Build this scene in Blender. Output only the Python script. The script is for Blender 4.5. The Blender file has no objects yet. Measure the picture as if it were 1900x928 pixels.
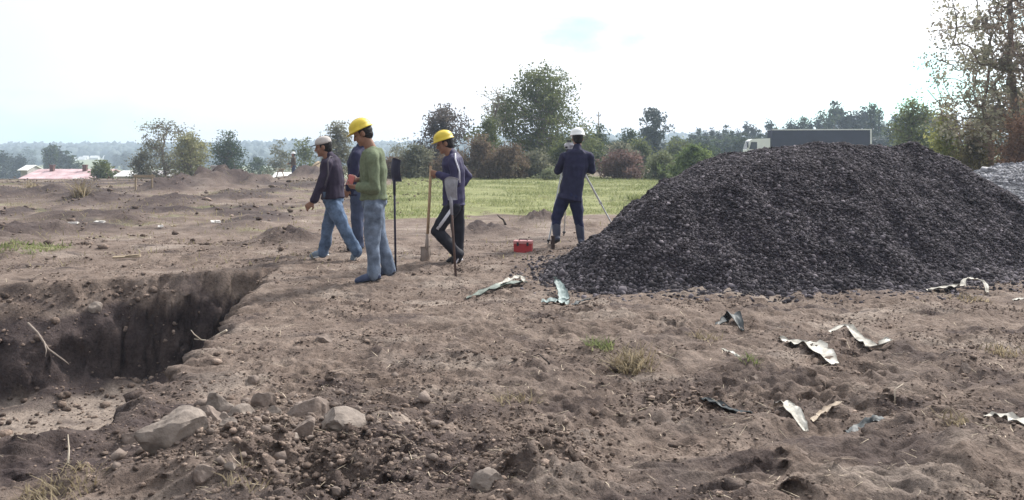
import bpy, bmesh, math, random
import numpy as np
from mathutils import Vector, Matrix

R = math.radians
C = bpy.context.scene.collection
SC = bpy.context.scene
# ------------------------------------------------------------------ camera
W0, H0, F0, HOR, CAMZ = 1900.0, 928.0, 1645.0, 281.0, 1.40
cam = bpy.data.cameras.new('camera')
camo = bpy.data.objects.new('camera', cam)
C.objects.link(camo)
camo.location = (0, 0, CAMZ)
camo.rotation_euler = (R(90), 0, 0)
cam.sensor_width = 36.0
cam.lens = 36.0 * F0 / W0
cam.shift_y = -(H0 / 2 - HOR) / W0
cam.clip_start = 0.1
cam.clip_end = 5000
SC.camera = camo
# ------------------------------------------------------------------ sun
SUN_AZ, SUN_EL = R(42), R(43)            # azimuth clockwise from +Y
sdir = Vector((math.sin(SUN_AZ) * math.cos(SUN_EL), math.cos(SUN_AZ) * math.cos(SUN_EL), math.sin(SUN_EL)))
sl = bpy.data.lights.new('sun', 'SUN')
sl.energy = 4.6
sl.angle = R(9)
sl.color = (1.0, 0.95, 0.88)
so = bpy.data.objects.new('sun', sl)
C.objects.link(so)
so.rotation_euler = (-sdir).to_track_quat('-Z', 'Y').to_euler()
# ------------------------------------------------------------------ sky
world = bpy.data.worlds.new('World')
SC.world = world
world.use_nodes = True
wt = world.node_tree
wt.nodes.clear()
WN = wt.nodes.new
WL = wt.links.new
bg = WN('ShaderNodeBackground'); bg.inputs['Strength'].default_value = 0.1
wo = WN('ShaderNodeOutputWorld'); WL(bg.outputs[0], wo.inputs[0])
sky = WN('ShaderNodeTexSky'); sky.sky_type = 'NISHITA'; sky.sun_disc = False
sky.sun_elevation = SUN_EL; sky.sun_rotation = SUN_AZ
tc = WN('ShaderNodeTexCoord')


def wmath(op, a, b=None, c=None):
    n = WN('ShaderNodeMath'); n.operation = op
    for i, v in enumerate((a, b, c)):
        if v is None: continue
        if isinstance(v, (int, float)): n.inputs[i].default_value = v
        else: WL(v, n.inputs[i])
    return n.outputs[0]


def wvec(op, a, b=None):
    n = WN('ShaderNodeVectorMath'); n.operation = op
    for i, v in enumerate((a, b)):
        if v is None: continue
        if isinstance(v, tuple): n.inputs[i].default_value = v
        else: WL(v, n.inputs[i])
    return n


nz = WN('ShaderNodeTexNoise'); nz.inputs['Scale'].default_value = 9.0; nz.inputs['Detail'].default_value = 5.0
mp = WN('ShaderNodeMapping'); mp.inputs['Scale'].default_value = (1, 1, 2.6)
WL(tc.outputs['Generated'], mp.inputs[0]); WL(mp.outputs[0], nz.inputs['Vector'])
# thin breaks in the overcast where the blue sky shows through
mask = None
for (px, py, rr, amp) in ((1085, 66, 0.10, 0.8), (1170, 72, 0.09, 0.75), (1430, 72, 0.10, 0.65), (1625, 160, 0.15, 0.85), (60, 262, 0.17, 0.5), (1900, 40, 0.05, 0.3)):
    d = Vector(((px - 950) / F0, 1.0, (HOR - py) / F0)).normalized()
    df = wvec('SUBTRACT', tc.outputs['Generated'], tuple(d))
    sc_ = wvec('MULTIPLY', df.outputs[0], (1, 1, 2.8))
    ln = wvec('LENGTH', sc_.outputs[0]).outputs['Value']
    ln = wmath('ADD', ln, wmath('MULTIPLY', wmath('SUBTRACT', nz.outputs[0], 0.5), rr * 2.2))
    mr = WN('ShaderNodeMapRange'); mr.interpolation_type = 'SMOOTHSTEP'
    WL(ln, mr.inputs[0]); mr.inputs[1].default_value = 0.0; mr.inputs[2].default_value = rr
    mr.inputs[3].default_value = amp; mr.inputs[4].default_value = 0.0
    mask = mr.outputs[0] if mask is None else wmath('MAXIMUM', mask, mr.outputs[0])
dt = wvec('DOT_PRODUCT', tc.outputs['Generated'], tuple(sdir)).outputs['Value']
glow = wmath('POWER', wmath('MAXIMUM', wmath('MULTIPLY_ADD', dt, 0.5, 0.5), 0.0), 3.0)
n2 = WN('ShaderNodeTexNoise'); n2.inputs['Scale'].default_value = 2.4; n2.inputs['Detail'].default_value = 4.0
WL(mp.outputs[0], n2.inputs['Vector'])
cl = wmath('ADD', wmath('MULTIPLY_ADD', glow, 14.0, 4.2), wmath('MULTIPLY', wmath('SUBTRACT', n2.outputs[0], 0.5), 3.0))
cc = WN('ShaderNodeCombineColor')
WL(wmath('MULTIPLY', cl, 0.975), cc.inputs[0]); WL(cl, cc.inputs[1]); WL(wmath('MULTIPLY', cl, 1.05), cc.inputs[2])
mx = WN('ShaderNodeMix'); mx.data_type = 'RGBA'
WL(mask, mx.inputs[0]); WL(cc.outputs[0], mx.inputs[6])
skb = WN('ShaderNodeMix'); skb.data_type = 'RGBA'; skb.blend_type = 'MULTIPLY'; skb.inputs[0].default_value = 1.0
WL(sky.outputs[0], skb.inputs[6]); skb.inputs[7].default_value = (0.9, 2.0, 2.0, 1)
WL(skb.outputs[2], mx.inputs[7])
WL(mx.outputs[2], bg.inputs['Color'])
# ------------------------------------------------------------------ render settings
SC.render.engine = 'CYCLES'
SC.view_settings.view_transform = 'Standard'
SC.view_settings.look = 'None'
SC.view_settings.exposure = 0.34
SC.view_settings.gamma = 1.0
SC.cycles.use_denoising = True
SC.cycles.max_bounces = 6
SC.cycles.diffuse_bounces = 2
SC.cycles.glossy_bounces = 2
SC.cycles.transmission_bounces = 3
SC.cycles.volume_bounces = 1
SC.cycles.sample_clamp_indirect = 2.5
SC.cycles.sample_clamp_direct = 6.0
SC.cycles.transparent_max_bounces = 6

# ================================================================== helpers
def px2(px, py, Y):
    """world point at depth Y seen at photo pixel px,py"""
    return Vector(((px - 950) / F0 * Y, Y, CAMZ - (py - HOR) / F0 * Y))


def gy(py):
    return CAMZ * F0 / (py - HOR)


def gp(px, py):
    Y = gy(py)
    return ((px - 950) / F0 * Y, Y)


_P = np.random.RandomState(7).permutation(4096).astype(np.int64)
_P = np.concatenate([_P, _P])


def _hash(ix, iy, s=0):
    return _P[(_P[(ix + s * 131) & 4095] + iy) & 4095] / 4095.0


def vnoise(x, y, s=0):
    """value-gradient style 2-D noise in about -1..1"""
    x = np.asarray(x, float); y = np.asarray(y, float)
    ix = np.floor(x).astype(np.int64); iy = np.floor(y).astype(np.int64)
    fx = x - ix; fy = y - iy
    u = fx * fx * fx * (fx * (fx * 6 - 15) + 10); v = fy * fy * fy * (fy * (fy * 6 - 15) + 10)

    def g(jx, jy):
        a = _hash(ix + jx, iy + jy, s) * 6.28318
        return np.cos(a) * (fx - jx) + np.sin(a) * (fy - jy)
    a = g(0, 0); b = g(1, 0); c = g(0, 1); d = g(1, 1)
    return ((a + (b - a) * u) * (1 - v) + (c + (d - c) * u) * v) * 1.5


def fbm(x, y, o=4, s=0, gain=0.5, lac=2.03):
    t = 0; a = 1.0; f = 1.0
    for k in range(o):
        t = t + a * vnoise(x * f, y * f, s + k); a *= gain; f *= lac
    return t


def noise3(p, f, s=0):
    """cheap 3-D noise from three 2-D slices"""
    p = np.asarray(p) * f
    return (vnoise(p[:, 0] + 3.1, p[:, 1] - 7.7, s) + vnoise(p[:, 1] + 1.3, p[:, 2] + 9.2, s + 5) + vnoise(p[:, 2] - 4.4, p[:, 0] + 2.9, s + 9)) * 0.62


def sstep(a, b, x):
    t = np.clip((x - a) / (b - a), 0, 1)
    return t * t * (3 - 2 * t)


def poly_sd(x, y, poly):
    """signed distance to a polygon, positive inside"""
    x = np.asarray(x, float); y = np.asarray(y, float)
    d = np.full(x.shape, 1e9); ins = np.zeros(x.shape, bool)
    n = len(poly)
    for i in range(n):
        ax, ay = poly[i]; bx, by = poly[(i + 1) % n]
        ex, ey = bx - ax, by - ay
        t = np.clip(((x - ax) * ex + (y - ay) * ey) / (ex * ex + ey * ey), 0, 1)
        d = np.minimum(d, (x - ax - t * ex) ** 2 + (y - ay - t * ey) ** 2)
        cond = ((ay > y) != (by > y)) & (x < (bx - ax) * (y - ay) / ((by - ay) if by != ay else 1e-9) + ax)
        ins ^= cond
    d = np.sqrt(d)
    return np.where(ins, d, -d)


# ---- materials
MATS = {}


def new_mat(name):
    m = bpy.data.materials.new(name); m.use_nodes = True
    nt = m.node_tree
    b = nt.nodes['Principled BSDF']
    b.inputs['Specular IOR Level'].default_value = 0.25
    return m, nt, b


def mat(name, col, rough=0.8, var=0.15, scale=20.0, bump=0.0, bscale=60.0, metal=0.0, island=0.0, spec=0.25, col2=None):
    """procedural material: colour broken up by noise, optional per-island variation, optional bump"""
    if name in MATS: return MATS[name]
    m, nt, b = new_mat(name)
    N = nt.nodes.new; L = nt.links.new
    t = N('ShaderNodeTexCoord')
    n = N('ShaderNodeTexNoise'); n.inputs['Scale'].default_value = scale; n.inputs['Detail'].default_value = 5
    n.inputs['Roughness'].default_value = 0.65
    L(t.outputs['Object'], n.inputs['Vector'])
    r = N('ShaderNodeValToRGB')
    c1 = [max(0, c * (1 - var)) for c in col]; c2 = [min(1, c * (1 + var)) for c in (col2 or col)]
    r.color_ramp.elements[0].position = 0.3; r.color_ramp.elements[1].position = 0.7
    r.color_ramp.elements[0].color = (*c1, 1); r.color_ramp.elements[1].color = (*c2, 1)
    L(n.outputs[0], r.inputs[0])
    out = r.outputs[0]
    if island:
        g = N('ShaderNodeNewGeometry')
        mr = N('ShaderNodeMapRange')
        if isinstance(island, tuple):
            pw_ = N('ShaderNodeMath'); pw_.operation = 'POWER'; pw_.inputs[1].default_value = island[2]
            L(g.outputs['Random Per Island'], pw_.inputs[0]); L(pw_.outputs[0], mr.inputs[0])
            mr.inputs[3].default_value = island[0]; mr.inputs[4].default_value = island[1]
        else:
            mr.inputs[3].default_value = 1 - island; mr.inputs[4].default_value = 1 + island
            L(g.outputs['Random Per Island'], mr.inputs[0])
        mm = N('ShaderNodeMix'); mm.data_type = 'RGBA'; mm.blend_type = 'MULTIPLY'; mm.inputs[0].default_value = 1
        L(out, mm.inputs[6]); L(mr.outputs[0], mm.inputs[7]); out = mm.outputs[2]
    L(out, b.inputs['Base Color'])
    b.inputs['Roughness'].default_value = rough; b.inputs['Metallic'].default_value = metal
    b.inputs['Specular IOR Level'].default_value = spec
    if bump:
        n2 = N('ShaderNodeTexNoise'); n2.inputs['Scale'].default_value = bscale; n2.inputs['Detail'].default_value = 4
        L(t.outputs['Object'], n2.inputs['Vector'])
        bp = N('ShaderNodeBump'); bp.inputs['Strength'].default_value = bump; bp.inputs['Distance'].default_value = 0.01
        L(n2.outputs[0], bp.inputs['Height']); L(bp.outputs[0], b.inputs['Normal'])
    MATS[name] = m
    return m


def leaf_mat(name, col, col2, transl=0.35, scale=0.9):
    if transl > 0.15: transl = max(transl, 0.48)
    if name in MATS: return MATS[name]
    m, nt, b = new_mat(name)
    N = nt.nodes.new; L = nt.links.new
    t = N('ShaderNodeTexCoord'); n = N('ShaderNodeTexNoise'); n.inputs['Scale'].default_value = scale; n.inputs['Detail'].default_value = 3
    L(t.outputs['Object'], n.inputs['Vector'])
    g = N('ShaderNodeNewGeometry')
    ad = N('ShaderNodeMath'); ad.operation = 'MULTIPLY_ADD'; ad.inputs[1].default_value = 0.55
    L(g.outputs['Random Per Island'], ad.inputs[0])
    sb = N('ShaderNodeMath'); sb.operation = 'MULTIPLY_ADD'; sb.inputs[1].default_value = 1.6; sb.inputs[2].default_value = -0.6
    L(n.outputs[0], sb.inputs[0]); L(sb.outputs[0], ad.inputs[2])
    r = N('ShaderNodeValToRGB'); r.color_ramp.elements[0].position = 0.15; r.color_ramp.elements[1].position = 0.85
    r.color_ramp.elements[0].color = (*col, 1); r.color_ramp.elements[1].color = (*col2, 1)
    L(ad.outputs[0], r.inputs[0])
    L(r.outputs[0], b.inputs['Base Color']); b.inputs['Roughness'].default_value = 0.7
    b.inputs['Specular IOR Level'].default_value = 0.2
    tr = N('ShaderNodeBsdfTranslucent'); L(r.outputs[0], tr.inputs[0])
    mxs = N('ShaderNodeMixShader'); mxs.inputs[0].default_value = transl
    L(b.outputs[0], mxs.inputs[1]); L(tr.outputs[0], mxs.inputs[2])
    L(mxs.outputs[0], nt.nodes['Material Output'].inputs[0])
    MATS[name] = m
    return m


# ---- mesh building
class MB:
    def __init__(s): s.v = []; s.f = []; s.mi = []; s.n = 0; s.cur = 0

    def add(s, verts, faces):
        o = s.n
        s.v.extend([tuple(map(float, p)) for p in verts]); s.n += len(verts)
        for f in faces:
            s.f.append(tuple(i + o for i in f)); s.mi.append(s.cur)
        return s

    def box(s, c, sz, rot=None, taper=1.0):
        hx, hy, hz = sz[0] / 2, sz[1] / 2, sz[2] / 2
        vs = [Vector((x * hx * (taper if z > 0 else 1), y * hy * (taper if z > 0 else 1), z * hz)) for z in (-1, 1) for y in (-1, 1) for x in (-1, 1)]
        if rot is not None: vs = [rot @ v for v in vs]
        c = Vector(c)
        return s.add([v + c for v in vs], [(0, 2, 3, 1), (4, 5, 7, 6), (0, 1, 5, 4), (2, 6, 7, 3), (0, 4, 6, 2), (1, 3, 7, 5)])

    def loft(s, rings, cap=True):
        """rings: list of (centre, u vector, v vector); n points each"""
        n = 14
        vs = []; fs = []
        for (c, u, v) in rings:
            c = Vector(c); u = Vector(u); v = Vector(v)
            for k in range(n):
                a = 2 * math.pi * k / n
                vs.append(c + u * math.cos(a) + v * math.sin(a))
        m = len(rings)
        for i in range(m - 1):
            for k in range(n):
                a = i * n + k; b = i * n + (k + 1) % n
                fs.append((a, b, b + n, a + n))
        if cap:
            fs.append(tuple(range(n - 1, -1, -1))); fs.append(tuple((m - 1) * n + k for k in range(n)))
        return s.add(vs, fs)

    def cone(s, p0, p1, r0, r1, flat=None):
        """round-ended tapered capsule"""
        p0 = Vector(p0); p1 = Vector(p1); d = p1 - p0
        L = d.length
        if L < 1e-6: d = Vector((0, 0, 1)); L = 1e-6
        d = d.normalized()
        u = d.orthogonal().normalized(); v = d.cross(u)
        rings = []
        for a in (-80, -55, -28, 0):
            rings.append((p0 + d * (r0 * math.sin(R(a))), u * r0 * math.cos(R(a)), v * r0 * math.cos(R(a))))
        for a in (0, 28, 55, 80):
            rings.append((p1 + d * (r1 * math.sin(R(a))), u * r1 * math.cos(R(a)), v * r1 * math.cos(R(a))))
        return s.loft(rings)

    def tube(s, pts, rads):
        pts = [Vector(p) for p in pts]
        rings = []
        up = None
        for i, p in enumerate(pts):
            d = (pts[min(i + 1, len(pts) - 1)] - pts[max(i - 1, 0)]).normalized()
            u = d.orthogonal().normalized() if up is None else (up - d * up.dot(d)).normalized()
            up = u
            r = rads[i] if isinstance(rads, (list, tuple)) else rads
            rings.append((p, u * r, d.cross(u) * r))
        return s.loft(rings)

    def ell(s, c, r, rot=None):
        c = Vector(c); rings = []
        ux = Vector((1, 0, 0)); uy = Vector((0, 1, 0)); uz = Vector((0, 0, 1))
        if rot is not None: ux, uy, uz = rot @ ux, rot @ uy, rot @ uz
        for a in (-85, -65, -40, -14, 14, 40, 65, 85):
            rings.append((c + uz * r[2] * math.sin(R(a)), ux * r[0] * math.cos(R(a)), uy * r[1] * math.cos(R(a))))
        return s.loft(rings)

    def mesh(s, name):
        me = bpy.data.meshes.new(name)
        me.from_pydata(s.v, [], s.f)
        if any(s.mi): me.polygons.foreach_set('material_index', s.mi)
        me.update()
        return me

    def obj(s, name, mats, parent=None, smooth=False):
        me = s.mesh(name)
        return link(name, me, mats, parent, smooth)


def link(name, me, mats, parent=None, smooth=False):
    for m in (mats if isinstance(mats, (list, tuple)) else [mats]): me.materials.append(m)
    if smooth: me.polygons.foreach_set('use_smooth', [True] * len(me.polygons)); me.update()
    o = bpy.data.objects.new(name, me); C.objects.link(o)
    if parent is not None: o.parent = parent
    return o


def np_mesh(name, v, f):
    """v (n,3), f (m,k) constant k"""
    me = bpy.data.meshes.new(name)
    v = np.ascontiguousarray(v, dtype=np.float32); f = np.ascontiguousarray(f, dtype=np.int32)
    k = f.shape[1]
    me.vertices.add(len(v)); me.vertices.foreach_set('co', v.ravel())
    me.loops.add(f.size); me.loops.foreach_set('vertex_index', f.ravel())
    me.polygons.add(len(f)); me.polygons.foreach_set('loop_start', np.arange(0, f.size, k, dtype=np.int32))
    me.update(calc_edges=True)
    return me


def tag(o, label, cat, group=None, kind=None):
    o['label'] = label; o['category'] = cat
    if group: o['group'] = group
    if kind: o['kind'] = kind
    return o


def empty(name, loc, rz=0.0):
    o = bpy.data.objects.new(name, None); C.objects.link(o)
    o.empty_display_size = 0.2
    o.location = loc; o.rotation_euler = (0, 0, rz)
    return o


def copy_tree(o, parent=None):
    c = o.copy(); C.objects.link(c)
    if parent is not None: c.parent = parent
    for ch in o.children: copy_tree(ch, c)
    return c


def structure(o, label=None, cat=None):
    o['kind'] = 'structure'
    o['label'] = label; o['category'] = cat
    return o


def ico(sub):
    bm = bmesh.new(); bmesh.ops.create_icosphere(bm, subdivisions=sub, radius=1.0)
    v = np.array([p.co[:] for p in bm.verts]); f = np.array([[q.index for q in p.verts] for p in bm.faces])
    bm.free(); return v, f


def rand_rot(n, rng):
    q = rng.normal(size=(n, 4)); q /= np.linalg.norm(q, axis=1)[:, None]
    w, x, y, z = q.T
    return np.stack([np.stack([1 - 2 * (y * y + z * z), 2 * (x * y - z * w), 2 * (x * z + y * w)], -1),
                     np.stack([2 * (x * y + z * w), 1 - 2 * (x * x + z * z), 2 * (y * z - x * w)], -1),
                     np.stack([2 * (x * z - y * w), 2 * (y * z + x * w), 1 - 2 * (x * x + y * y)], -1)], 1)


def scatter_lumps(pos, size, rng, sub=1, rough=0.28, flat=0.75):
    """merged lumps: every one perturbed and turned on its own"""
    bv, bf = ico(sub)
    n = len(pos); k = len(bv)
    v = bv[None] * (1 + rng.uniform(-rough, rough, size=(n, k, 1)))
    v = v * rng.uniform(0.7, 1.25, size=(n, 1, 3))
    v = np.einsum('nij,nkj->nki', rand_rot(n, rng), v)
    v[:, :, 2] *= flat
    v = v * size[:, None, None] + pos[:, None, :]
    f = bf[None] + (np.arange(n) * k)[:, None, None]
    return v.reshape(-1, 3), f.reshape(-1, 3)


# ================================================================== terrain
PIT = [gp(505, 507), (-2.58, 9.2), (-2.47, 8.45), (-2.27, 7.45), (-2.13, 6.45), (-2.16, 5.98), (-2.08, 5.62), (-2.15, 5.2), (-2.10, 4.85), (-2.06, 4.58),
       (-2.22, 4.42), (-2.6, 4.30), (-3.4, 4.2), (-5.2, 4.15), (-7.8, 4.4), (-7.8, 9.2), (-6.5, 9.42), gp(0, 524), gp(100, 520), gp(200, 517), gp(300, 514), gp(400, 511)]
MOUNDS = []      # x, y, rx, ry, h


def mound(px, py, wpx, h, ry=None, depth=0):
    x, y = gp(px, py); rx = wpx / F0 * y / 2
    MOUNDS.append((x, y, rx, ry or rx, h * (0.72 if y > 15 and px < 360 else 1)))


mound(1010, 880, 190, 0.15, 0.30)
mound(1000, 700, 130, 0.06, 0.35)
mound(1240, 765, 170, 0.06, 0.2)
mound(720, 800, 160, 0.05, 0.4)
mound(430, 850, 420, 0.16, 0.50)
mound(600, 885, 170, -0.17, 0.17)
mound(150, 895, 200, 0.06, 0.15)
mound(140, 868, 90, 0.05, 0.07)
mound(545, 448, 130, 0.20, 0.5)
mound(510, 437, 50, 0.15, 0.3)
mound(165, 408, 240, 0.24, 1.1)
mound(50, 432, 180, 0.2, 1.4)
mound(20, 475, 160, 0.10, 0.6)
mound(1000, 412, 70, 0.22, 0.6)
mound(900, 432, 130, 0.14, 0.7)
mound(1100, 430, 100, 0.10, 0.7)
mound(620, 580, 200, 0.07, 0.4)
mound(40, 368, 220, 0.34, 2.6)
mound(180, 372, 150, 0.22, 2.0)
mound(300, 380, 140, 0.2, 2)
mound(440, 345, 150, 0.50, 2.5)
mound(385, 345, 110, 0.30, 2.5)
mound(330, 352, 120, 0.45, 2.0)
mound(572, 331, 85, 0.60, 1.1)
mound(1790, 850, 260, 0.08, 0.3)
mound(1500, 870, 300, 0.06, 0.25)
mound(1830, 700, 200, 0.06, 0.5)


def height(x, y, cell=None):
    x = np.asarray(x, float); y = np.asarray(y, float)
    if cell is None: cell = np.zeros_like(x) + 0.02
    z = np.zeros_like(x)
    near = 1 - sstep(14, 45, np.hypot(x, y))

    def amp(wl): return 1 - sstep(wl * 0.25, wl * 0.5, cell)
    wx = x + 0.25 * vnoise(x * 1.3, y * 1.3, 61); wy = y + 0.25 * vnoise(x * 1.3, y * 1.3, 62)
    z += 0.05 * fbm(x * 0.35, y * 0.35, 2, 1) * (0.4 + 0.6 * near) * amp(2)
    z += 0.022 * fbm(x * 1.6, y * 1.6, 2, 4) * amp(0.5)
    rough = 0.55 + 0.45 * vnoise(x * 0.8, y * 0.8, 71)
    # trodden, raked soil: short ridges, mostly across the view, plus clods
    z += 0.034 * rough * (1 - np.abs(vnoise(wx * 2.3, wy * 5.5, 11)) * 2.2) * amp(0.18)
    z += 0.030 * rough * (1 - np.abs(vnoise(wx * 6, wy * 9, 12)) * 2.0) * amp(0.11)
    z += 0.022 * (0.35 + rough) * (0.55 - np.abs(vnoise(wx * 4.2, wy * 13, 16)) * 1.7) * amp(0.10)
    z += 0.010 * (0.35 + rough) * (0.5 - np.abs(vnoise(wx * 11 + wy * 2, wy * 26, 17)) * 1.7) * amp(0.05)
    z += 0.022 * (0.4 + rough) * vnoise(wx * 14, wy * 18, 13) * amp(0.06)
    z += 0.035 * np.clip(rough + 0.2, 0, 1) * np.maximum(0, vnoise(wx * 8.5, wy * 11, 15) - 0.25) * amp(0.08)
    z += 0.010 * vnoise(x * 29, y * 33, 14) * amp(0.032)
    # curved wheel ruts in the right foreground
    rr = np.hypot(x + 1.2, y - 9.5)
    rut = sstep(0.6, 1.2, x) * (1 - sstep(6.6, 8.0, y)) * sstep(2, 3, y)
    z += rut * 0.034 * np.sin(rr * 15 + 2.0 * vnoise(x * 1.2, y * 1.2, 33)) * (0.5 + 0.5 * vnoise(x * 1.7, y * 1.7, 34)) * amp(0.2)
    spoil = sstep(13, 17, y) * (1 - sstep(42, 50, y)) * (1 - sstep(-4.5, -3.0, x + 0.9 * vnoise(x * 0.4, y * 0.4, 36)))
    sf = fbm(x * 0.42, y * 0.30, 4, 37)
    z += spoil * (0.26 * np.maximum(0, sf - 0.10) * (0.5 + 0.5 * sstep(16, 30, y)) + 0.05 * fbm(x * 1.7, y * 1.1, 3, 38)) * amp(0.8)
    # two wheel tracks with lug prints curving through the right foreground
    for (tcx, tcy, tr_) in ((-1.6, 11.4, 7.05), (-1.6, 11.4, 5.35), (7.4, 1.2, 4.6)):
        ra = np.hypot(x - tcx, y - tcy); off = ra - tr_ - 0.10 * vnoise(x * 0.9, y * 0.9, 39)
        band = sstep(0.24, 0.16, np.abs(off)) * (x > 0.3) * (y < 8.2) * (y > 2.5) * sstep(-0.5, 0.25, vnoise(x * 0.8, y * 0.8, 40) + 0.25)
        arc = np.arctan2(y - tcy, x - tcx) * tr_
        lug = np.clip(2.2 * np.sin((arc + 0.75 * np.abs(off)) * 2 * np.pi / 0.14), -1, 1)
        z += band * (-0.020 + 0.009 * lug * amp(0.09)) + 0.018 * np.exp(-((np.abs(off) - 0.27) / 0.06) ** 2) * (x > 0.3) * (y < 8.2) * (y > 2.5) * sstep(-0.3, 0.4, vnoise(x * 1.6, y * 1.6, 46) + 0.2)
    # mounds and hollows, with lumpy surfaces
    for (mx, my, rx, ry, h) in MOUNDS:
        q = ((x - mx) / rx) ** 2 + ((y - my) / ry) ** 2
        s = q < 6
        if not s.any(): continue
        g = np.exp(-q[s] * 1.3)
        lump = 1 + (0.85 if rx > 0.6 else 0.5) * fbm(x[s] * 1.9 / max(rx, 0.2), y[s] * 1.9 / max(rx, 0.2), 4, 21)
        z[s] += h * g * np.clip(lump, 0.2, 1.8)
    # field falls away to a valley on the left, stays level on the right
    side = 1 - sstep(-0.16, 0.0, x / np.maximum(y, 1))
    fwd = np.maximum(y, 0)
    z += -3.2 * sstep(44, 85, fwd) * side - 4.0 * sstep(90, 200, fwd) * (0.35 + 0.65 * side)
    z += (9.5 + 2.5 * fbm(x * 0.004, y * 0.004, 2, 88)) * sstep(420, 800, fwd)
    # the pit
    lip = 0.13 * vnoise(x * 1.5, y * 1.5, 41) + 0.09 * vnoise(x * 4.5, y * 4.5, 42) + 0.03 * vnoise(x * 11, y * 11, 43)
    s = (y > 2) & (y < 12) & (x < 0) & (x > -10)
    if s.any():
        xs, ys = x[s], y[s]
        d = poly_sd(xs, ys, PIT) + lip[s] * 0.9
        far = sstep(7.2, 8.6, ys)
        lf = 1 - sstep(-4.6, -3.9, xs + 0.25 * vnoise(xs * 2.1, ys * 0.2, 44))
        slope_w = far * (0.16 + 0.46 * lf) + (1 - far) * 0.05
        top_d = far * (0.22 + 0.30 * lf) + (1 - far) * 0.10
        dep = np.where(d < slope_w, top_d * d / np.maximum(slope_w, 1e-3), top_d + (1.12 - top_d) * (0.92 * sstep(0, 0.27, d - slope_w) + 0.08 * sstep(0.1, 0.9, d - slope_w)))
        dep = dep * (d > 0)
        flo = (d > 0.25)
        dep -= 0.13 * np.exp(-((d - slope_w - 0.35) / 0.25) ** 2) * flo * np.clip(0.6 + vnoise(xs * 2.5, ys * 2.5, 47), 0, 2)
        zz = z[s] * (1 - 0.6 * sstep(0.2, 0.4, d)) - dep
        zz += 0.055 * np.exp(-((d + 0.13) / 0.10) ** 2) * (ys < 5.0) * (1 + 0.8 * vnoise(xs * 3, ys * 3, 48))
        zz += 0.03 * sstep(0.0, -0.25, d) * 0
        z[s] = zz
    return z


def gz(x, y):
    return float(height(np.array([x]), np.array([y]))[0])


def axis(step_fn, a, b, start):
    up = [start]
    while up[-1] < b: up.append(up[-1] + step_fn(up[-1]))
    dn = [start]
    while dn[-1] > a: dn.append(dn[-1] - step_fn(dn[-1]))
    return np.array(dn[:0:-1] + up)


ys = axis(lambda v: max(0.014, 0.0038 * v) if 2.8 <= v < 12 else (0.0456 + 0.013 * (v - 12) if v >= 12 else 0.02 + 0.12 * (2.8 - v)), -180, 1015, 3.6)
xs = axis(lambda v: 0.018 if abs(v) < 3.2 else 0.018 + 0.011 * (abs(v) - 3.2), -915, 915, 0.0)
GX, GY = np.meshgrid(xs, ys)
cx = np.gradient(xs); cy = np.gradient(ys)
cell = np.maximum(cx[None, :], cy[:, None] * 0.8) + 0 * GX
GZ = height(GX.ravel(), GY.ravel(), cell.ravel()).reshape(GX.shape)
nx_, ny_ = len(xs), len(ys)
V = np.stack([GX, GY, GZ], -1).reshape(-1, 3)
# push steep pit faces in and out so that they read as broken earth
gxd = np.gradient(GZ, axis=1) / cx[None, :]; gyd = np.gradient(GZ, axis=0) / cy[:, None]
slope = np.hypot(gxd, gyd).ravel()
stp = sstep(0.9, 2.5, slope) * (V[:, 1] < 12) * (V[:, 1] > 3)
nd = np.stack([-gxd.ravel(), -gyd.ravel()], -1) / np.maximum(slope, 1e-6)[:, None]
push = 0.10 * noise3(V, 3.2, 3) + 0.08 * noise3(V, 8.0, 4) + 0.035 * noise3(V, 20.0, 6)
V[:, :2] += nd * (push * stp)[:, None]
idx = np.arange(nx_ * ny_).reshape(ny_, nx_)
Fq = np.stack([idx[:-1, :-1], idx[:-1, 1:], idx[1:, 1:], idx[1:, :-1]], -1).reshape(-1, 4)
me = np_mesh('ground', V, Fq)


def attr(me, name, arr):
    a = me.attributes.new(name, 'FLOAT', 'POINT'); a.data.foreach_set('value', np.ascontiguousarray(arr, dtype=np.float32).ravel())


X_, Y_ = V[:, 0], V[:, 1]
pxs = 950 + F0 * X_ / np.maximum(Y_, 0.5)
edge_n = fbm(X_ * 0.5, Y_ * 0.5, 3, 51)


def grass_weight(x, y):
    n = fbm(x * 0.45, y * 0.45, 4, 51)
    front = 18.8 + 2.6 * n
    left = -3.7 + 0.9 * n - 0.08 * (y - 18)
    g = sstep(-0.4, 1.2, y - front) * sstep(-0.5, 0.9, x - left)
    g *= 1 - 0.75 * sstep(44, 52, y) * (y < 130)
    far = sstep(52, 75, y)
    g = np.maximum(g * (1 - far), far * 0.8)
    # sparse weedy green in the left field and one patch of turf at the pit's back
    weedy = 0.40 * sstep(0.05, 0.8, fbm(x * 0.35, y * 0.9, 3, 53)) * sstep(11, 16, y) * (x < left) * (1 - far)
    for (mx, my, rx, ry, h) in MOUNDS:
        if my > 12: weedy = weedy * (1 - np.exp(-((x - mx) / rx) ** 2 - ((y - my) / ry) ** 2))
    tx, ty = gp(28, 467)
    patch = np.exp(-(((x - tx) / 0.75) ** 2 + ((y - ty) / 0.5) ** 2) ** 2) * (0.9 + 0.4 * n)
    return np.clip(np.maximum(np.maximum(g, weedy), patch), 0, 1)


gw = grass_weight(X_, Y_)
attr(me, 'grass', gw)
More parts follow.
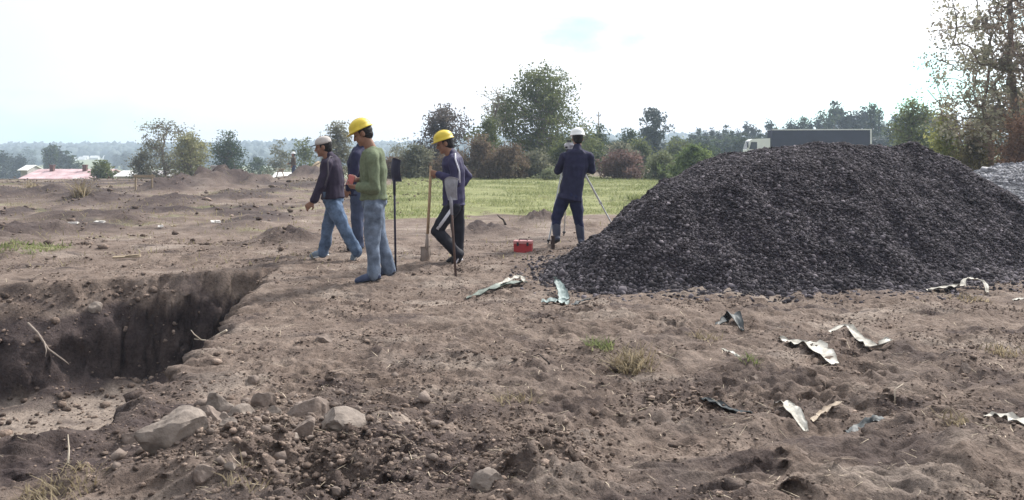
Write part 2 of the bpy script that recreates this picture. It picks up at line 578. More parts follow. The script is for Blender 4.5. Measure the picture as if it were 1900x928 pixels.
# dark turned topsoil on the spoil mounds; darker band low on the pit walls
dark_soil = np.zeros(len(V))
for (mx_, my_, rx_, ry_, h_) in MOUNDS:
    if my_ < 12 or h_ < 0.12: continue
    q = ((X_ - mx_) / rx_) ** 2 + ((Y_ - my_) / ry_) ** 2
    dark_soil = np.maximum(dark_soil, np.exp(-q * 0.9) * 0.95)
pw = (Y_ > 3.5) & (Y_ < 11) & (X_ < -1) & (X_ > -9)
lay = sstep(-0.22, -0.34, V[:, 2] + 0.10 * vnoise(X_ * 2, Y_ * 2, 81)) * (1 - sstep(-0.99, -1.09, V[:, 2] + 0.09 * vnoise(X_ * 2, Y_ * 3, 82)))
dark_soil = np.maximum(dark_soil, pw * lay * 0.97)
dark_soil = np.maximum(dark_soil, 0.7 * sstep(0.5, 1.0, fbm(X_ * 0.5, Y_ * 0.9, 3, 83)) * sstep(10, 14, Y_) * (Y_ < 60))
sp_ = sstep(13, 17, Y_) * (1 - sstep(44, 52, Y_)) * (1 - sstep(-4.5, -3.0, X_))
dark_soil = np.maximum(dark_soil, sp_ * 0.9 * sstep(-0.25, 0.45, fbm(X_ * 0.42, Y_ * 0.30, 4, 37)))
dark_soil = np.maximum(dark_soil, 0.75 * sstep(0.25, 0.9, fbm(X_ * 1.6, Y_ * 2.4, 4, 87)) * (Y_ < 14) + 0.25 * (Y_ < 14) * sstep(0.5, 1.0, fbm(X_ * 2.6, Y_ * 4.5, 3, 89)))
for (px, py, rx_, ry_, a_) in ((600, 880, 0.24, 0.2, 0.8), (430, 880, 0.4, 0.10, 0.5), (1010, 885, 0.28, 0.35, 0.35), (1240, 770, 0.3, 0.25, 0.45), (1000, 700, 0.25, 0.5, 0.4), (130, 875, 0.15, 0.1, 0.6), (60, 862, 1.0, 0.26, 1.0), (200, 840, 0.35, 0.16, 0.9)):  # darker patches on near mounds, in the hollow and at the pit's near edge
    cx_, cy_ = gp(px, py)
    dark_soil = np.maximum(dark_soil, a_ * np.exp(-((X_ - cx_) / rx_) ** 2 - ((Y_ - cy_) / ry_) ** 2) * (0.8 + 0.5 * vnoise(X_ * 6, Y_ * 6, 84)))
sdp = poly_sd(X_, Y_, PIT)
nb = (Y_ < 4.95) & (Y_ > 3.2) & (X_ < -1.7) & (X_ > -9)
dark_soil = np.maximum(dark_soil, nb * sstep(-0.75, -0.45, sdp + 0.15 * vnoise(X_ * 3, Y_ * 3, 90)) * (1 - sstep(0.10, 0.2, sdp)) * (0.85 + 0.3 * vnoise(X_ * 5, Y_ * 7, 93)))
# the near foreground is moister and darker in patches
dark_soil = np.maximum(dark_soil, (1 - sstep(4.3, 7.5, Y_)) * (Y_ > 2.5) * 0.75 * sstep(-0.35, 0.6, fbm(X_ * 1.1, Y_ * 1.8, 4, 94)))
attr(me, 'dark_soil', np.clip(dark_soil, 0, 1))
pale = sstep(0.15, 0.8, fbm(X_ * 0.9, Y_ * 1.5, 4, 85)) * 0.8
pale = np.maximum(pale, 0.85 * sstep(-0.95, -1.05, V[:, 2]) * (poly_sd(X_, Y_, PIT) > 0.3))
attr(me, 'pale', np.clip(pale, 0, 1))


def soil_mat(name, clod=False):
    m, nt, b = new_mat(name)
    N = nt.nodes.new; L = nt.links.new
    t = N('ShaderNodeTexCoord')

    def noise(scale, detail=5, rough=0.6):
        n = N('ShaderNodeTexNoise'); n.inputs['Scale'].default_value = scale; n.inputs['Detail'].default_value = detail
        n.inputs['Roughness'].default_value = rough
        L(t.outputs['Object'], n.inputs['Vector']); return n.outputs[0]

    def ramp(f, stops):
        r = N('ShaderNodeValToRGB'); e = r.color_ramp.elements
        while len(e) < len(stops): e.new(0.5)
        for i, (p, c) in enumerate(stops): e[i].position = p; e[i].color = (*c, 1)
        L(f, r.inputs[0]); return r.outputs[0]

    def mix(f, a, bb, mode='MIX'):
        n = N('ShaderNodeMix'); n.data_type = 'RGBA'; n.blend_type = mode
        if isinstance(f, float): n.inputs[0].default_value = f
        else: L(f, n.inputs[0])
        for i, c in ((6, a), (7, bb)):
            if isinstance(c, tuple): n.inputs[i].default_value = (*c, 1)
            else: L(c, n.inputs[i])
        return n.outputs[2]

    def at(name):
        n = N('ShaderNodeAttribute'); n.attribute_name = name; return n.outputs['Fac']
    base = ramp(noise(3.0, 6, 0.7), [(0.25, (0.092, 0.068, 0.057)), (0.5, (0.162, 0.125, 0.104)), (0.75, (0.238, 0.190, 0.160))])
    if not clod:
        base = mix(at('pale'), base, ramp(noise(9.0, 5, 0.7), [(0.3, (0.190, 0.155, 0.131)), (0.7, (0.32, 0.268, 0.229))]))
        base = mix(at('dark_soil'), base, ramp(noise(5.0, 5), [(0.3, (0.034, 0.026, 0.027)), (0.7, (0.085, 0.066, 0.062))]))
    fine = ramp(noise(38.0, 8, 0.8), [(0.34, (0.42, 0.42, 0.43)), (0.48, (0.95, 0.95, 0.95)), (0.7, (1.45, 1.44, 1.42))])
    base = mix(1.0, base, fine, 'MULTIPLY')
    if clod:
        g = N('ShaderNodeNewGeometry')
        base = mix(1.0, base, ramp(g.outputs['Random Per Island'], [(0, (0.55, 0.54, 0.55)), (0.5, (1.0, 0.99, 0.98)), (0.8, (1.35, 1.34, 1.32)), (1, (2.0, 1.98, 1.95))]), 'MULTIPLY')
    else:
        gr = ramp(noise(1.6, 6, 0.75), [(0.3, (0.13, 0.115, 0.065)), (0.5, (0.19, 0.205, 0.09)), (0.75, (0.32, 0.31, 0.17))])
        gf = N('ShaderNodeMath'); gf.operation = 'MULTIPLY_ADD'; gf.use_clamp = True; gf.inputs[1].default_value = 1.5; 
        ns = N('ShaderNodeMath'); ns.operation = 'MULTIPLY_ADD'; ns.inputs[1].default_value = 1.2; ns.inputs[2].default_value = -0.85
        L(noise(4.0, 6, 0.75), ns.inputs[0]); L(at('grass'), gf.inputs[0]); L(ns.outputs[0], gf.inputs[2])
        base = mix(gf.outputs[0], base, gr)
    L(base, b.inputs['Base Color'])
    b.inputs['Roughness'].default_value = 0.95; b.inputs['Specular IOR Level'].default_value = 0.12
    bp = N('ShaderNodeBump'); bp.inputs['Strength'].default_value = 0.9; bp.inputs['Distance'].default_value = 0.012
    L(noise(45.0, 7, 0.72), bp.inputs['Height'])
    bp2 = N('ShaderNodeBump'); bp2.inputs['Strength'].default_value = 0.7; bp2.inputs['Distance'].default_value = 0.04
    L(noise(11.0, 5, 0.65), bp2.inputs['Height']); L(bp2.outputs[0], bp.inputs['Normal'])
    L(bp.outputs[0], b.inputs['Normal'])
    MATS[name] = m
    return m


SOIL = soil_mat('soil')
CLOD = soil_mat('soil_clod', True)
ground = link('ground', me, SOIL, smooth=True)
structure(ground, 'bare trampled brown earth of the building site with a dug pit', 'ground')

# haze: pale air round the whole scene
hz = MB().box((0, 420, 5.5), (1846, 1208, 37.0))
hm = bpy.data.materials.new('haze'); hm.use_nodes = True
hm.node_tree.nodes.clear()
pv = hm.node_tree.nodes.new('ShaderNodeVolumePrincipled'); ho = hm.node_tree.nodes.new('ShaderNodeOutputMaterial')
hm.node_tree.links.new(pv.outputs[0], ho.inputs['Volume'])
pv.inputs['Color'].default_value = (0.66, 0.80, 1.0, 1); pv.inputs['Density'].default_value = 0.00095
pv.inputs['Anisotropy'].default_value = 0.1
hzo = hz.obj('haze', hm); hzo['kind'] = 'stuff'; hzo['label'] = 'pale blue haze hanging in the distant air'; hzo['category'] = 'haze'

# ================================================================== loose soil, straw, grass
rng = np.random.RandomState(11)


def fan(n, y0, y1, spread=0.68, power=1.0):
    u = rng.uniform(0, 1, n)
    y = y0 * (y1 / y0) ** u
    x = rng.uniform(-spread, spread, n) * y
    return x, y


def crumbs(n, y0, y1, smin, smean, smax, thr, grow):
    x, y = fan(n, y0, y1)
    keep = (1.3 * fbm(x * 1.1, y * 1.6, 4, 91) + rng.uniform(-0.5, 0.5, len(x))) > thr + 0.08
    keep &= poly_sd(x, y, PIT) < 0.05
    x, y = x[keep], y[keep]
    s = np.clip(smean * np.exp(rng.normal(0, 0.5, len(x))) * (1 + grow * (y - 3.5)), smin, smax)
    p = np.stack([x, y, height(x, y) + s * rng.uniform(-0.15, 0.35, len(x))], -1)
    return scatter_lumps(p, s, rng, 1, 0.38, 0.52)


va, fa = crumbs(130000, 3.1, 14, 0.0018, 0.0036, 0.010, 0.05, 0.17)
vb, fb = crumbs(4500, 3.1, 15, 0.006, 0.0095, 0.030, 0.15, 0.13)
# crumbled soil heaped round the stones and on the near mounds
xc_ = np.concatenate([-0.95 + rng.normal(0, 0.45, 5200), 0.12 + rng.normal(0, 0.2, 1600), 0.9 + rng.normal(0, 0.22, 900)]); yc_ = np.concatenate([4.3 + rng.normal(0, 0.40, 5200), 4.15 + rng.normal(0, 0.28, 1600), 4.95 + rng.normal(0, 0.2, 900)])
kc_ = (poly_sd(xc_, yc_, PIT) < 0) & (yc_ > 3.2); xc_, yc_ = xc_[kc_], yc_[kc_]
sc3 = np.clip(0.0055 * np.exp(rng.normal(0, 0.6, len(xc_))), 0.002, 0.022)
vc, fc = scatter_lumps(np.stack([xc_, yc_, height(xc_, yc_) + sc3 * 0.2], -1), sc3, rng, 1, 0.30, 0.7)
# coarse clods on the turned earth of the left field
xd = rng.uniform(-26, -2.5, 5200); yd = rng.uniform(12, 44, 5200)
kd = (np.abs(xd) < 0.72 * yd) & (fbm(xd * 0.42, yd * 0.30, 3, 37) + rng.uniform(-0.4, 0.4, len(xd)) > 0.0); xd, yd = xd[kd], yd[kd]
sd = np.clip(0.026 * np.exp(rng.normal(0, 0.55, len(xd))), 0.01, 0.15)
vd, fd_ = scatter_lumps(np.stack([xd, yd, height(xd, yd) + sd * 0.1], -1), sd, rng, 1, 0.3, 0.6)
v1 = np.concatenate([va, vb, vc, vd]); f1 = np.concatenate([fa, fb + len(va), fc + len(va) + len(vb), fd_ + len(va) + len(vb) + len(vc)])
# earth fallen to the pit's foot
x2 = rng.uniform(-7.0, -2.2, 5000); y2 = 9.75 - 5.2 * rng.uniform(0, 1, 5000) ** 1.8
k2 = poly_sd(x2, y2, PIT) > 0.03
x2, y2 = x2[k2], y2[k2]
s2 = np.clip(0.009 * np.exp(rng.normal(0.1, 0.65, len(x2))), 0.003, 0.05)
v2, f2 = scatter_lumps(np.stack([x2, y2, height(x2, y2) + s2 * 0.2], -1), s2, rng, 1, 0.25, 0.7)
o = link('soil_clods', np_mesh('soil_clods', np.concatenate([v1, v2]), np.concatenate([f1, f2 + len(v1)])), CLOD)
tag(o, 'loose crumbs and clods of brown earth strewn over the bare ground', 'soil', kind='stuff')


def strips(pos, length, width, rng, lift=0.15, bend=0.25, up=False):
    """thin bent blades, two quads each"""
    n = len(pos)
    a = rng.uniform(0, 2 * np.pi, n)
    el = rng.uniform(0.9, 1.45, n) if up else rng.normal(0.0, lift, n)
    d = np.stack([np.cos(a) * np.cos(el), np.sin(a) * np.cos(el), np.sin(el)], -1)
    side = np.stack([-np.sin(a), np.cos(a), np.zeros(n)], -1)
    if up:
        side = np.stack([np.cos(a + 1.3), np.sin(a + 1.3), np.zeros(n)], -1)
    b = np.stack([np.cos(a), np.sin(a), -0.4 * np.ones(n)], -1) * (bend * rng.uniform(0.2, 1, n))[:, None] if up else side * rng.normal(0, bend, n)[:, None]
    L_ = length[:, None]; w = side * width[:, None] / 2
    p0 = pos; p1 = pos + d * L_ * 0.5 + b * L_ * 0.25; p2 = pos + d * L_ + b * L_
    v = np.stack([p0 - w, p0 + w, p1 + w * 0.8, p1 - w * 0.8, p2 + w * 0.25, p2 - w * 0.25], 1)
    f = np.array([[0, 1, 2, 3], [3, 2, 4, 5]])[None] + (np.arange(n) * 6)[:, None, None]
    return v.reshape(-1, 3), f.reshape(-1, 4)


STRAW = mat('straw', (0.38, 0.32, 0.24), 0.85, 0.3, 3, island=0.6)
x, y = fan(4600, 3.2, 14)
kk = (poly_sd(x, y, PIT) < -0.03) & (fbm(x * 0.8, y * 0.8, 3, 95) + rng.uniform(-0.4, 0.4, len(x)) > -0.1)
x, y = x[kk], y[kk]
v, f = strips(np.stack([x, y, height(x, y) + 0.009], -1), rng.uniform(0.015, 0.10, len(x)) * (0.6 + 0.07 * y), 0.0028 * (0.5 + 0.13 * y), rng, 0.22, 0.25)
o = link('dry_straw', np_mesh('dry_straw', v, f), STRAW)
tag(o, 'bits of dry straw and stalks littering the trampled earth', 'straw', kind='stuff')

GRASS = leaf_mat('field_grass', (0.13, 0.165, 0.06), (0.36, 0.37, 0.19), 0.45, 0.30)
x = rng.uniform(-7, 16, 150000); y = 17.5 + 29 * rng.uniform(0, 1, 150000) ** 1.1
g_ = grass_weight(x, y)
kk = (g_ > 0.5) & (rng.uniform(0, 1, len(x)) < g_ * np.clip(0.45 + 1.7 * fbm(x * 0.35, y * 0.5, 4, 97), 0.03, 1))
x, y = x[kk], y[kk]
v, f = strips(np.stack([x, y, height(x, y) - 0.01], -1), rng.uniform(0.03, 0.10, len(x)) * (1 + 0.8 * np.clip(fbm(x, y, 2, 98), 0, 1)), 0.018 * np.ones(len(x)), rng, up=True, bend=0.6)
o = link('field_grass', np_mesh('field_grass', v, f), GRASS)
tag(o, 'short bright green grass of the field behind the bare earth', 'grass', kind='stuff')

WEED = leaf_mat('dry_weed', (0.17, 0.15, 0.08), (0.34, 0.30, 0.17), 0.3, 0.6)
x = rng.uniform(-26, 3, 90000); y = 10.5 + 32 * rng.uniform(0, 1, 90000)
g_ = grass_weight(x, y)
kk = (g_ < 0.6) & (rng.uniform(0, 1, len(x)) < g_ * 0.9 + 0.16 * (fbm(x * 0.5, y * 0.5, 3, 54) > -0.1)) & (np.abs(x) < 0.7 * y)
x, y = x[kk], y[kk]
v, f = strips(np.stack([x, y, height(x, y) - 0.01], -1), rng.uniform(0.03, 0.12, len(x)), 0.012 * np.ones(len(x)), rng, up=True, bend=0.7)
o = link('dry_weeds', np_mesh('dry_weeds', v, f), WEED)
tag(o, 'sparse dry weeds on the turned earth of the left field', 'weeds', kind='stuff')

# ================================================================== gravel heaps
def heap(name, poly, cap_fn, slope, label, cat, m, mstone, n_stones, ssize, seed, step=0.05, big=0.004, stone_part='gravel', wide=0.5, yback=99):
    """a heap poured at its angle of repose: base sheet plus loose surface stones"""
    P = np.array(poly); x0, y0 = P.min(0) - wide; x1, y1 = P.max(0) + wide

    def H(x, y):
        d = poly_sd(x, y, poly) + 0.10 * fbm(x * 1.7, y * 1.7, 3, seed) + 0.05
        d0 = np.maximum(d, 0)
        a = d0 * slope * (0.80 + 0.22 * sstep(0.0, 1.0, d0)); c = cap_fn(x, y)
        k = 0.09
        h = -k * np.log(np.exp(-a / k) + np.exp(-c / k)) + k * np.log(1 + np.exp(-c / k)) * np.exp(-a / k)
        h = h + (0.030 * fbm(x * 1.3, y * 1.3, 3, seed + 3) + 0.012 * vnoise(x * 6, y * 6, seed + 8) + 0.035 * vnoise(x * 3.2 + 0.5 * vnoise(x, y, seed + 11), y * 0.55, seed + 9)) * sstep(0, 0.4, d0)
        return np.where(d > 0, np.maximum(h, 0), np.maximum(d * 0.3, -0.12))
    gx = np.arange(x0, x1, step); gyy = np.arange(y0, y1, step)
    A, B = np.meshgrid(gx, gyy)
    Z = H(A.ravel(), B.ravel()) + height(A.ravel(), B.ravel(), np.full(A.size, 0.3)) - 0.012
    # below ground outside the heap's foot
    v = np.stack([A.ravel(), B.ravel(), Z], -1)
    ii = np.arange(A.size).reshape(A.shape)
    f = np.stack([ii[:-1, :-1], ii[:-1, 1:], ii[1:, 1:], ii[1:, :-1]], -1).reshape(-1, 4)
    inside = (poly_sd(A.ravel(), B.ravel(), poly) > -0.35)
    f = f[inside[f].any(1)]
    o = link(name, np_mesh(name, v, f), m, smooth=True)
    tag(o, label, cat)
    r = np.random.RandomState(seed)
    x = r.uniform(x0, x1, n_stones); y = r.uniform(y0, y1, n_stones)
    d = poly_sd(x, y, poly)
    k = (d > -0.10) | ((d > -0.55) & (r.uniform(0, 1, n_stones) < 0.13 * np.exp(-(-d - 0.1) * 5)))
    k &= (y < yback) | (r.uniform(0, 1, n_stones) < 0.35)
    x, y, d = x[k], y[k], d[k]
    sz = ssize * np.exp(r.normal(0, 0.38, len(x)))
    sz = sz * (1 + 0.55 * sstep(0.35, 0.0, d))
    bigm = r.uniform(0, 1, len(x)) < big
    sz = np.where(bigm, ssize * r.uniform(2.0, 3.2, len(x)), sz)
    gzv = height(x, y, np.full(len(x), 0.05))
    z = np.where(d > -0.1, np.maximum(H(x, y) + height(x, y, np.full(len(x), 0.3)) - 0.012, gzv), gzv) + sz * r.uniform(0.0, 0.5, len(x))
    v, f = scatter_lumps(np.stack([x, y, z], -1), sz, r, 1, 0.34, 0.85)
    g = link(stone_part, np_mesh(stone_part, v, f), mstone, o)
    g['kind'] = 'stuff'
    return o


GRAV = mat('gravel_fill', (0.034, 0.029, 0.037), 0.9, 0.4, 14, bump=0.6, bscale=60, spec=0.15)
STONE = mat('gravel_stone', (0.072, 0.065, 0.076), 0.92, 0.35, 3, island=(0.45, 2.2, 3.2), bump=0.3, bscale=90, spec=0.1, col2=(0.086, 0.077, 0.084))
PILE = [gp(1022, 520), gp(1075, 541), gp(1150, 549), gp(1300, 553), gp(1450, 550), gp(1600, 546), gp(1700, 541), gp(1800, 532), gp(1900, 517), (6.9, 10.3), (7.9, 11.6), (7.6, 12.9), (6.2, 13.8), (4.0, 13.9), (2.2, 13.4), (1.0, 12.3), (0.62, 11.2)]
CAPX = np.array([1250, 1300, 1340, 1400, 1500, 1600, 1660, 1700, 1740, 1800, 1860, 1900, 1960]); CAPY = np.array([322, 303, 290, 281, 275, 265, 259, 256, 257, 283, 324, 350, 385])
CX = (CAPX - 950) / F0 * 11.2; CH = CAMZ - (CAPY - HOR) / F0 * 11.2


def pile_cap(x, y): return np.interp(x, CX, CH) + 0.02 - 0.10 * np.abs(y - 11.2)


heap('gravel_pile', PILE, pile_cap, 0.76, 'large heap of dark grey crushed stone in the foreground right of the surveyor', 'gravel pile', GRAV, STONE, 420000, 0.0092, 5, 0.05, 0.006, yback=11.9)
GRAV2 = mat('pale_gravel_fill', (0.22, 0.22, 0.23), 0.9, 0.3, 14, bump=0.5, bscale=50)
STONE2 = mat('pale_gravel_stone', (0.28, 0.28, 0.30), 0.8, 0.25, 5, island=0.4)


def ring(cx, cy, rx, ry, n=14): return [(cx + rx * math.cos(2 * math.pi * k / n), cy + ry * math.sin(2 * math.pi * k / n)) for k in range(n)]


heap('gravel_pile', ring(10.3, 16.2, 3.6, 2.2), lambda x, y: 1.12 + 0.02 * (x - 8.5) + 0 * y, 0.62, 'light grey gravel heap just behind the right end of the dark heap', 'gravel pile', GRAV2, STONE2, 46000, 0.018, 9, 0.08)
heap('gravel_pile', ring(13.8, 21.5, 4.2, 2.2), lambda x, y: 1.17 + 0 * x, 0.6, 'farther flat-topped mid grey gravel heap below the trees at the right edge', 'gravel pile',
     mat('mid_gravel_fill', (0.20, 0.20, 0.22), 0.9, 0.3, 14), mat('mid_gravel_stone', (0.24, 0.24, 0.265), 0.8, 0.2, 5, island=0.3), 36000, 0.020, 15, 0.1)

# ================================================================== trees and shrubs
BARK = mat('bark', (0.17, 0.14, 0.12), 0.95, 0.35, 12, bump=0.5)
BARKR = mat('red_bark', (0.19, 0.13, 0.105), 0.95, 0.3, 12, bump=0.5)


def plant(name, loc, label, cat, group, height_, rx, env, n_targets, leaves, leaf, sigma, lm, bark=BARK, seed=0, trunk_h=0.35, stems=1, r_tip=0.008, ry=None,
          droop=0.0, base_r=None, lean=0.0, shape=(0.45, 1.0), parts=('trunk', 'crown'), fill=0.55, out=0.25):
    """trunk and limbs grown towards points of an uneven crown; many leaf faces round the limb ends.
    env(t) gives the crown's relative radius at relative height t (0 = crown bottom)"""
    r = np.random.RandomState(seed + 100)
    ry = ry or rx
    zb = height_ * trunk_h if stems == 1 else 0.05 * height_
    # a few lobes make the outline uneven
    T = []
    lob = r.uniform(0, 6.28, 5)
    while len(T) < n_targets:
        t = r.uniform(0, 1)
        a = r.uniform(0, 6.28)
        lobe = 0.78 + 0.30 * math.sin(3 * a + lob[0] + 4 * t) * math.sin(2 * a + lob[1]) + 0.22 * math.sin(9 * t + lob[2] + a)
        q = env(t) * lobe * (r.uniform(0, 1) ** fill)
        if r.uniform() > env(t) + 0.15: continue
        T.append((math.cos(a) * rx * q + lean * t * height_, math.sin(a) * ry * q, zb + (height_ - zb) * t * (1 + 0.07 * r.normal())))
    T = np.array(T)
    nodes = []; par = []
    for sidx in range(stems):
        ox = 0 if stems == 1 else r.normal() * rx * 0.35; oy = 0 if stems == 1 else r.normal() * ry * 0.35
        p = np.array([0.0, 0.0, -0.1]); nodes.append(p); par.append(-1)
        top = height_ * (0.72 if stems == 1 else r.uniform(0.3, 0.6)); k = 6
        for j in range(1, k + 1):
            p = np.array([ox * min(1, j / 2) + lean * top * j / k + r.normal() * 0.02 * height_ * (j > 1), oy * min(1, j / 2) + r.normal() * 0.02 * height_ * (j > 1), top * j / k])
            nodes.append(p); par.append(len(nodes) - 2)
    order = np.argsort(np.hypot(T[:, 0], T[:, 1]) + 0.3 * np.abs(T[:, 2] - zb))
    for i in order:
        q = T[i]; A = np.array(nodes)
        dd = A - q
        cost = np.sqrt((dd ** 2).sum(1)) + 0.9 * np.maximum(dd[:, 2] + 0.02 * height_, 0)
        j = int(np.argmin(cost)); pj = A[j]
        mid = pj * 0.5 + q * 0.5 + np.array([r.normal() * 0.06, r.normal() * 0.06, 0.10 - droop]) * np.linalg.norm(q - pj)
        nodes.append(mid); par.append(j); nodes.append(q); par.append(len(nodes) - 2)
    A = np.array(nodes); cnt = np.zeros(len(A)); kids = np.zeros(len(A))
    for i in range(len(A) - 1, -1, -1):
        if kids[i] == 0: cnt[i] += 1
        if par[i] >= 0: cnt[par[i]] += cnt[i]; kids[par[i]] += 1
    rad = r_tip * np.sqrt(cnt)
    if base_r: rad *= base_r / rad.max()
    # tubes, five-sided, vectorised
    ch = np.array([i for i in range(len(A)) if par[i] >= 0]); pa = np.array([par[i] for i in ch])
    d = A[ch] - A[pa]; L = np.linalg.norm(d, axis=1)[:, None]; d = d / np.maximum(L, 1e-6)
    u = np.cross(d, np.where(np.abs(d[:, 2:3]) > 0.9, np.array([[1.0, 0, 0]]), np.array([[0, 0, 1.0]])));  u /= np.linalg.norm(u, axis=1)[:, None]
    w = np.cross(d, u)
    ang = np.arange(5) * 2 * np.pi / 5
    ring0 = A[pa][:, None] + (u[:, None] * np.cos(ang)[None, :, None] + w[:, None] * np.sin(ang)[None, :, None]) * np.minimum(rad[pa], rad[ch] * 1.25)[:, None, None]
    ring1 = A[ch][:, None] + (u[:, None] * np.cos(ang)[None, :, None] + w[:, None] * np.sin(ang)[None, :, None]) * rad[ch][:, None, None]
    tv = np.concatenate([ring0, ring1], 1).reshape(-1, 3)
    k5 = np.arange(5)
    tf = np.stack([k5, (k5 + 1) % 5, 5 + (k5 + 1) % 5, 5 + k5], -1)[None] + (np.arange(len(ch)) * 10)[:, None, None]
    root = empty(name, loc)
    tag(root, label, cat, group)
    link(parts[0], np_mesh(parts[0], tv, tf.reshape(-1, 4)), bark, root, smooth=True)
    # leaves
    reps = r.poisson(leaves / n_targets, len(T))
    cidx = np.repeat(np.arange(len(T)), reps); n = len(cidx)
    sg = sigma * (0.6 + 0.8 * r.uniform(0, 1, len(T)))[cidx][:, None]
    pos = T[cidx] + np.clip(r.normal(size=(n, 3)), -1.35, 1.35) * sg * np.array([1, 1, 0.75]) + np.array([0, 0, -droop * 0.5]) * np.abs(r.normal(size=(n, 1))) * sg
    pos[:, 2] = np.maximum(pos[:, 2], 0.03)
    rot = rand_rot(n, r)
    ln = leaf * np.exp(r.normal(0, 0.25, n))
    q = np.array([[0, -0.5, 0], [shape[0] / 2, 0, 0.06], [0, 0.5, 0], [-shape[0] / 2, 0, 0.06]])
    lv = np.einsum('nij,kj->nki', rot, q) * ln[:, None, None] + pos[:, None]
    lf = np.arange(n * 4).reshape(n, 4)
    cr = link(parts[1], np_mesh(parts[1], lv.reshape(-1, 3), lf), lm, root)
    return root


def dome(t): return max(0.05, math.sqrt(max(0, 1 - (2 * t - 0.85) ** 2 / 1.35)))
def tall(t): return max(0.06, (0.55 + 0.6 * t) if t < 0.6 else 0.91 * math.sqrt(max(0, 1 - ((t - 0.6) / 0.42) ** 2)) + 0.03)
def bushy(t): return max(0.08, math.sqrt(max(0, 1 - t ** 2.2)))
def cone(t): return max(0.05, (1 - t) ** 0.8)
def column(t): return max(0.06, 0.8 * (1 - t ** 3) * (0.7 + 0.3 * min(1, t * 4)))


L_OLIVE = leaf_mat('olive_leaf', (0.0578, 0.0792, 0.0363), (0.198, 0.2228, 0.0907), 0.25)
L_GREY = leaf_mat('grey_leaf', (0.099, 0.1089, 0.0742), (0.2805, 0.2722, 0.1898), 0.3)
L_DARK = leaf_mat('dark_leaf', (0.033, 0.0528, 0.033), (0.099, 0.132, 0.066), 0.2)
L_BROWN = leaf_mat('brown_leaf', (0.099, 0.0742, 0.0561), (0.2722, 0.2062, 0.1403), 0.25)
L_RED = leaf_mat('red_leaf', (0.10, 0.066, 0.060), (0.235, 0.155, 0.135), 0.25)
L_PALE = leaf_mat('pale_leaf', (0.12, 0.14, 0.075), (0.26, 0.28, 0.17), 0.3)
L_GREEN = leaf_mat('green_leaf', (0.085, 0.125, 0.050), (0.25, 0.31, 0.13), 0.35)
L_YELL = leaf_mat('yellowing_leaf', (0.1815, 0.2062, 0.0742), (0.429, 0.4125, 0.165), 0.35)
L_BLUE = leaf_mat('conifer_leaf', (0.034, 0.050, 0.046), (0.085, 0.108, 0.095), 0.1)
L_STRAWG = leaf_mat('straw_grass', (0.24, 0.21, 0.11), (0.42, 0.38, 0.22), 0.3)


def at(px, Y, py=None):
    x = (px - 950) / F0 * Y
    return (x, Y, gz(x, Y) if py is None else CAMZ - (py - HOR) / F0 * Y)


def hgt(py_top, Y, loc): return CAMZ - (py_top - HOR) / F0 * Y - loc[2]


def sp(px0, px1, Y): return (px1 - px0) / F0 * Y / 2


# the broad tree behind the man in the tracksuit and the surveyor
l = at(1005, 58); plant('broadleaf_tree', l, 'broad rounded dark olive tree, largest crown standing behind the grass field', 'tree', None, hgt(137, 58, l), sp(895, 1096, 58), dome, 420, 21000, 0.18, 0.40, L_OLIVE, seed=1, trunk_h=0.10, base_r=0.22, fill=0.45)
l = at(920, 55); plant('slim_tree', l, 'thin wispy tree leaning out of the left side of the broad olive tree', 'tree', None, hgt(160, 55, l), sp(880, 960, 55), tall, 46, 800, 0.15, 0.24, L_GREY, seed=2, trunk_h=0.45, base_r=0.09)
l = at(822, 54); plant('dark_tree', l, 'dark brownish tree with an uneven top behind the helmet of the tracksuit man', 'tree', None, hgt(210, 54, l), sp(762, 880, 54), tall, 170, 6800, 0.17, 0.30, leaf_mat('dusk_leaf', (0.0627, 0.0561, 0.0528), (0.1732, 0.1452, 0.1237), 0.2), seed=3, trunk_h=0.15, base_r=0.16)
l = at(905, 52); plant('grey_shrub', l, 'grey green domed shrub between the dark brownish tree and the broad olive tree', 'shrub', None, hgt(228, 52, l), sp(865, 945, 52), dome, 110, 5200, 0.16, 0.26, L_OLIVE, seed=4, stems=5, parts=('stem', 'foliage'))
# hedge of scrub along the far side of the grass
SCRUB = [(735, 47, 300, 50, L_BROWN, 'low'), (775, 46, 272, 66, L_GREY, 'tall'), (835, 45.5, 285, 74, L_BROWN, 'low'), (890, 46, 262, 78, L_BROWN, 'tall'), (945, 45.5, 274, 84, L_BROWN, 'low'), (995, 46, 282, 70, L_GREY, 'low'), (1050, 47, 268, 84, L_OLIVE, 'tall')]
SLAB = ['low brown scrub bush on the grass edge right of the green sweater', 'grey leafy scrub bush behind the wooden handle held by the tracksuit man',
        'brown twiggy bush on the grass edge behind the tracksuit man', 'tall brown twiggy bush right of the man in the tracksuit', 'dry brown bush below the broad olive tree, left half',
        'grey brown bush on the grass edge left of the surveyor', 'dark olive bush directly behind the surveyor']
for i, (px, Y, top, w, lm, k) in enumerate(SCRUB):
    l = at(px, Y); plant('scrub_bush', l, SLAB[i], 'bush', 'scrub bushes along the far edge of the grass', hgt(top, Y, l), sp(px - w / 2 - 8, px + w / 2 + 8, Y), bushy, 90, 4200, 0.15, 0.22, lm, seed=20 + i, stems=7, parts=('stem', 'foliage'), ry=1.2)
l = at(1022, 43.5); plant('flowering_shrub', l, 'low pale grey green weed clump on the grass beside the surveyor', 'shrub', None, hgt(316, 43.5, l), sp(975, 1048, 43.5), bushy, 60, 1500, 0.12, 0.14, L_PALE, seed=40, stems=8, parts=('stem', 'foliage'))
l = at(1152, 45); plant('red_bush', l, 'dry reddish brown bush on the grass edge right of the surveyor', 'bush', None, hgt(282, 45, l), sp(1100, 1205, 45), bushy, 110, 5000, 0.14, 0.22, L_RED, seed=41, stems=8, parts=('stem', 'foliage'), bark=BARKR)
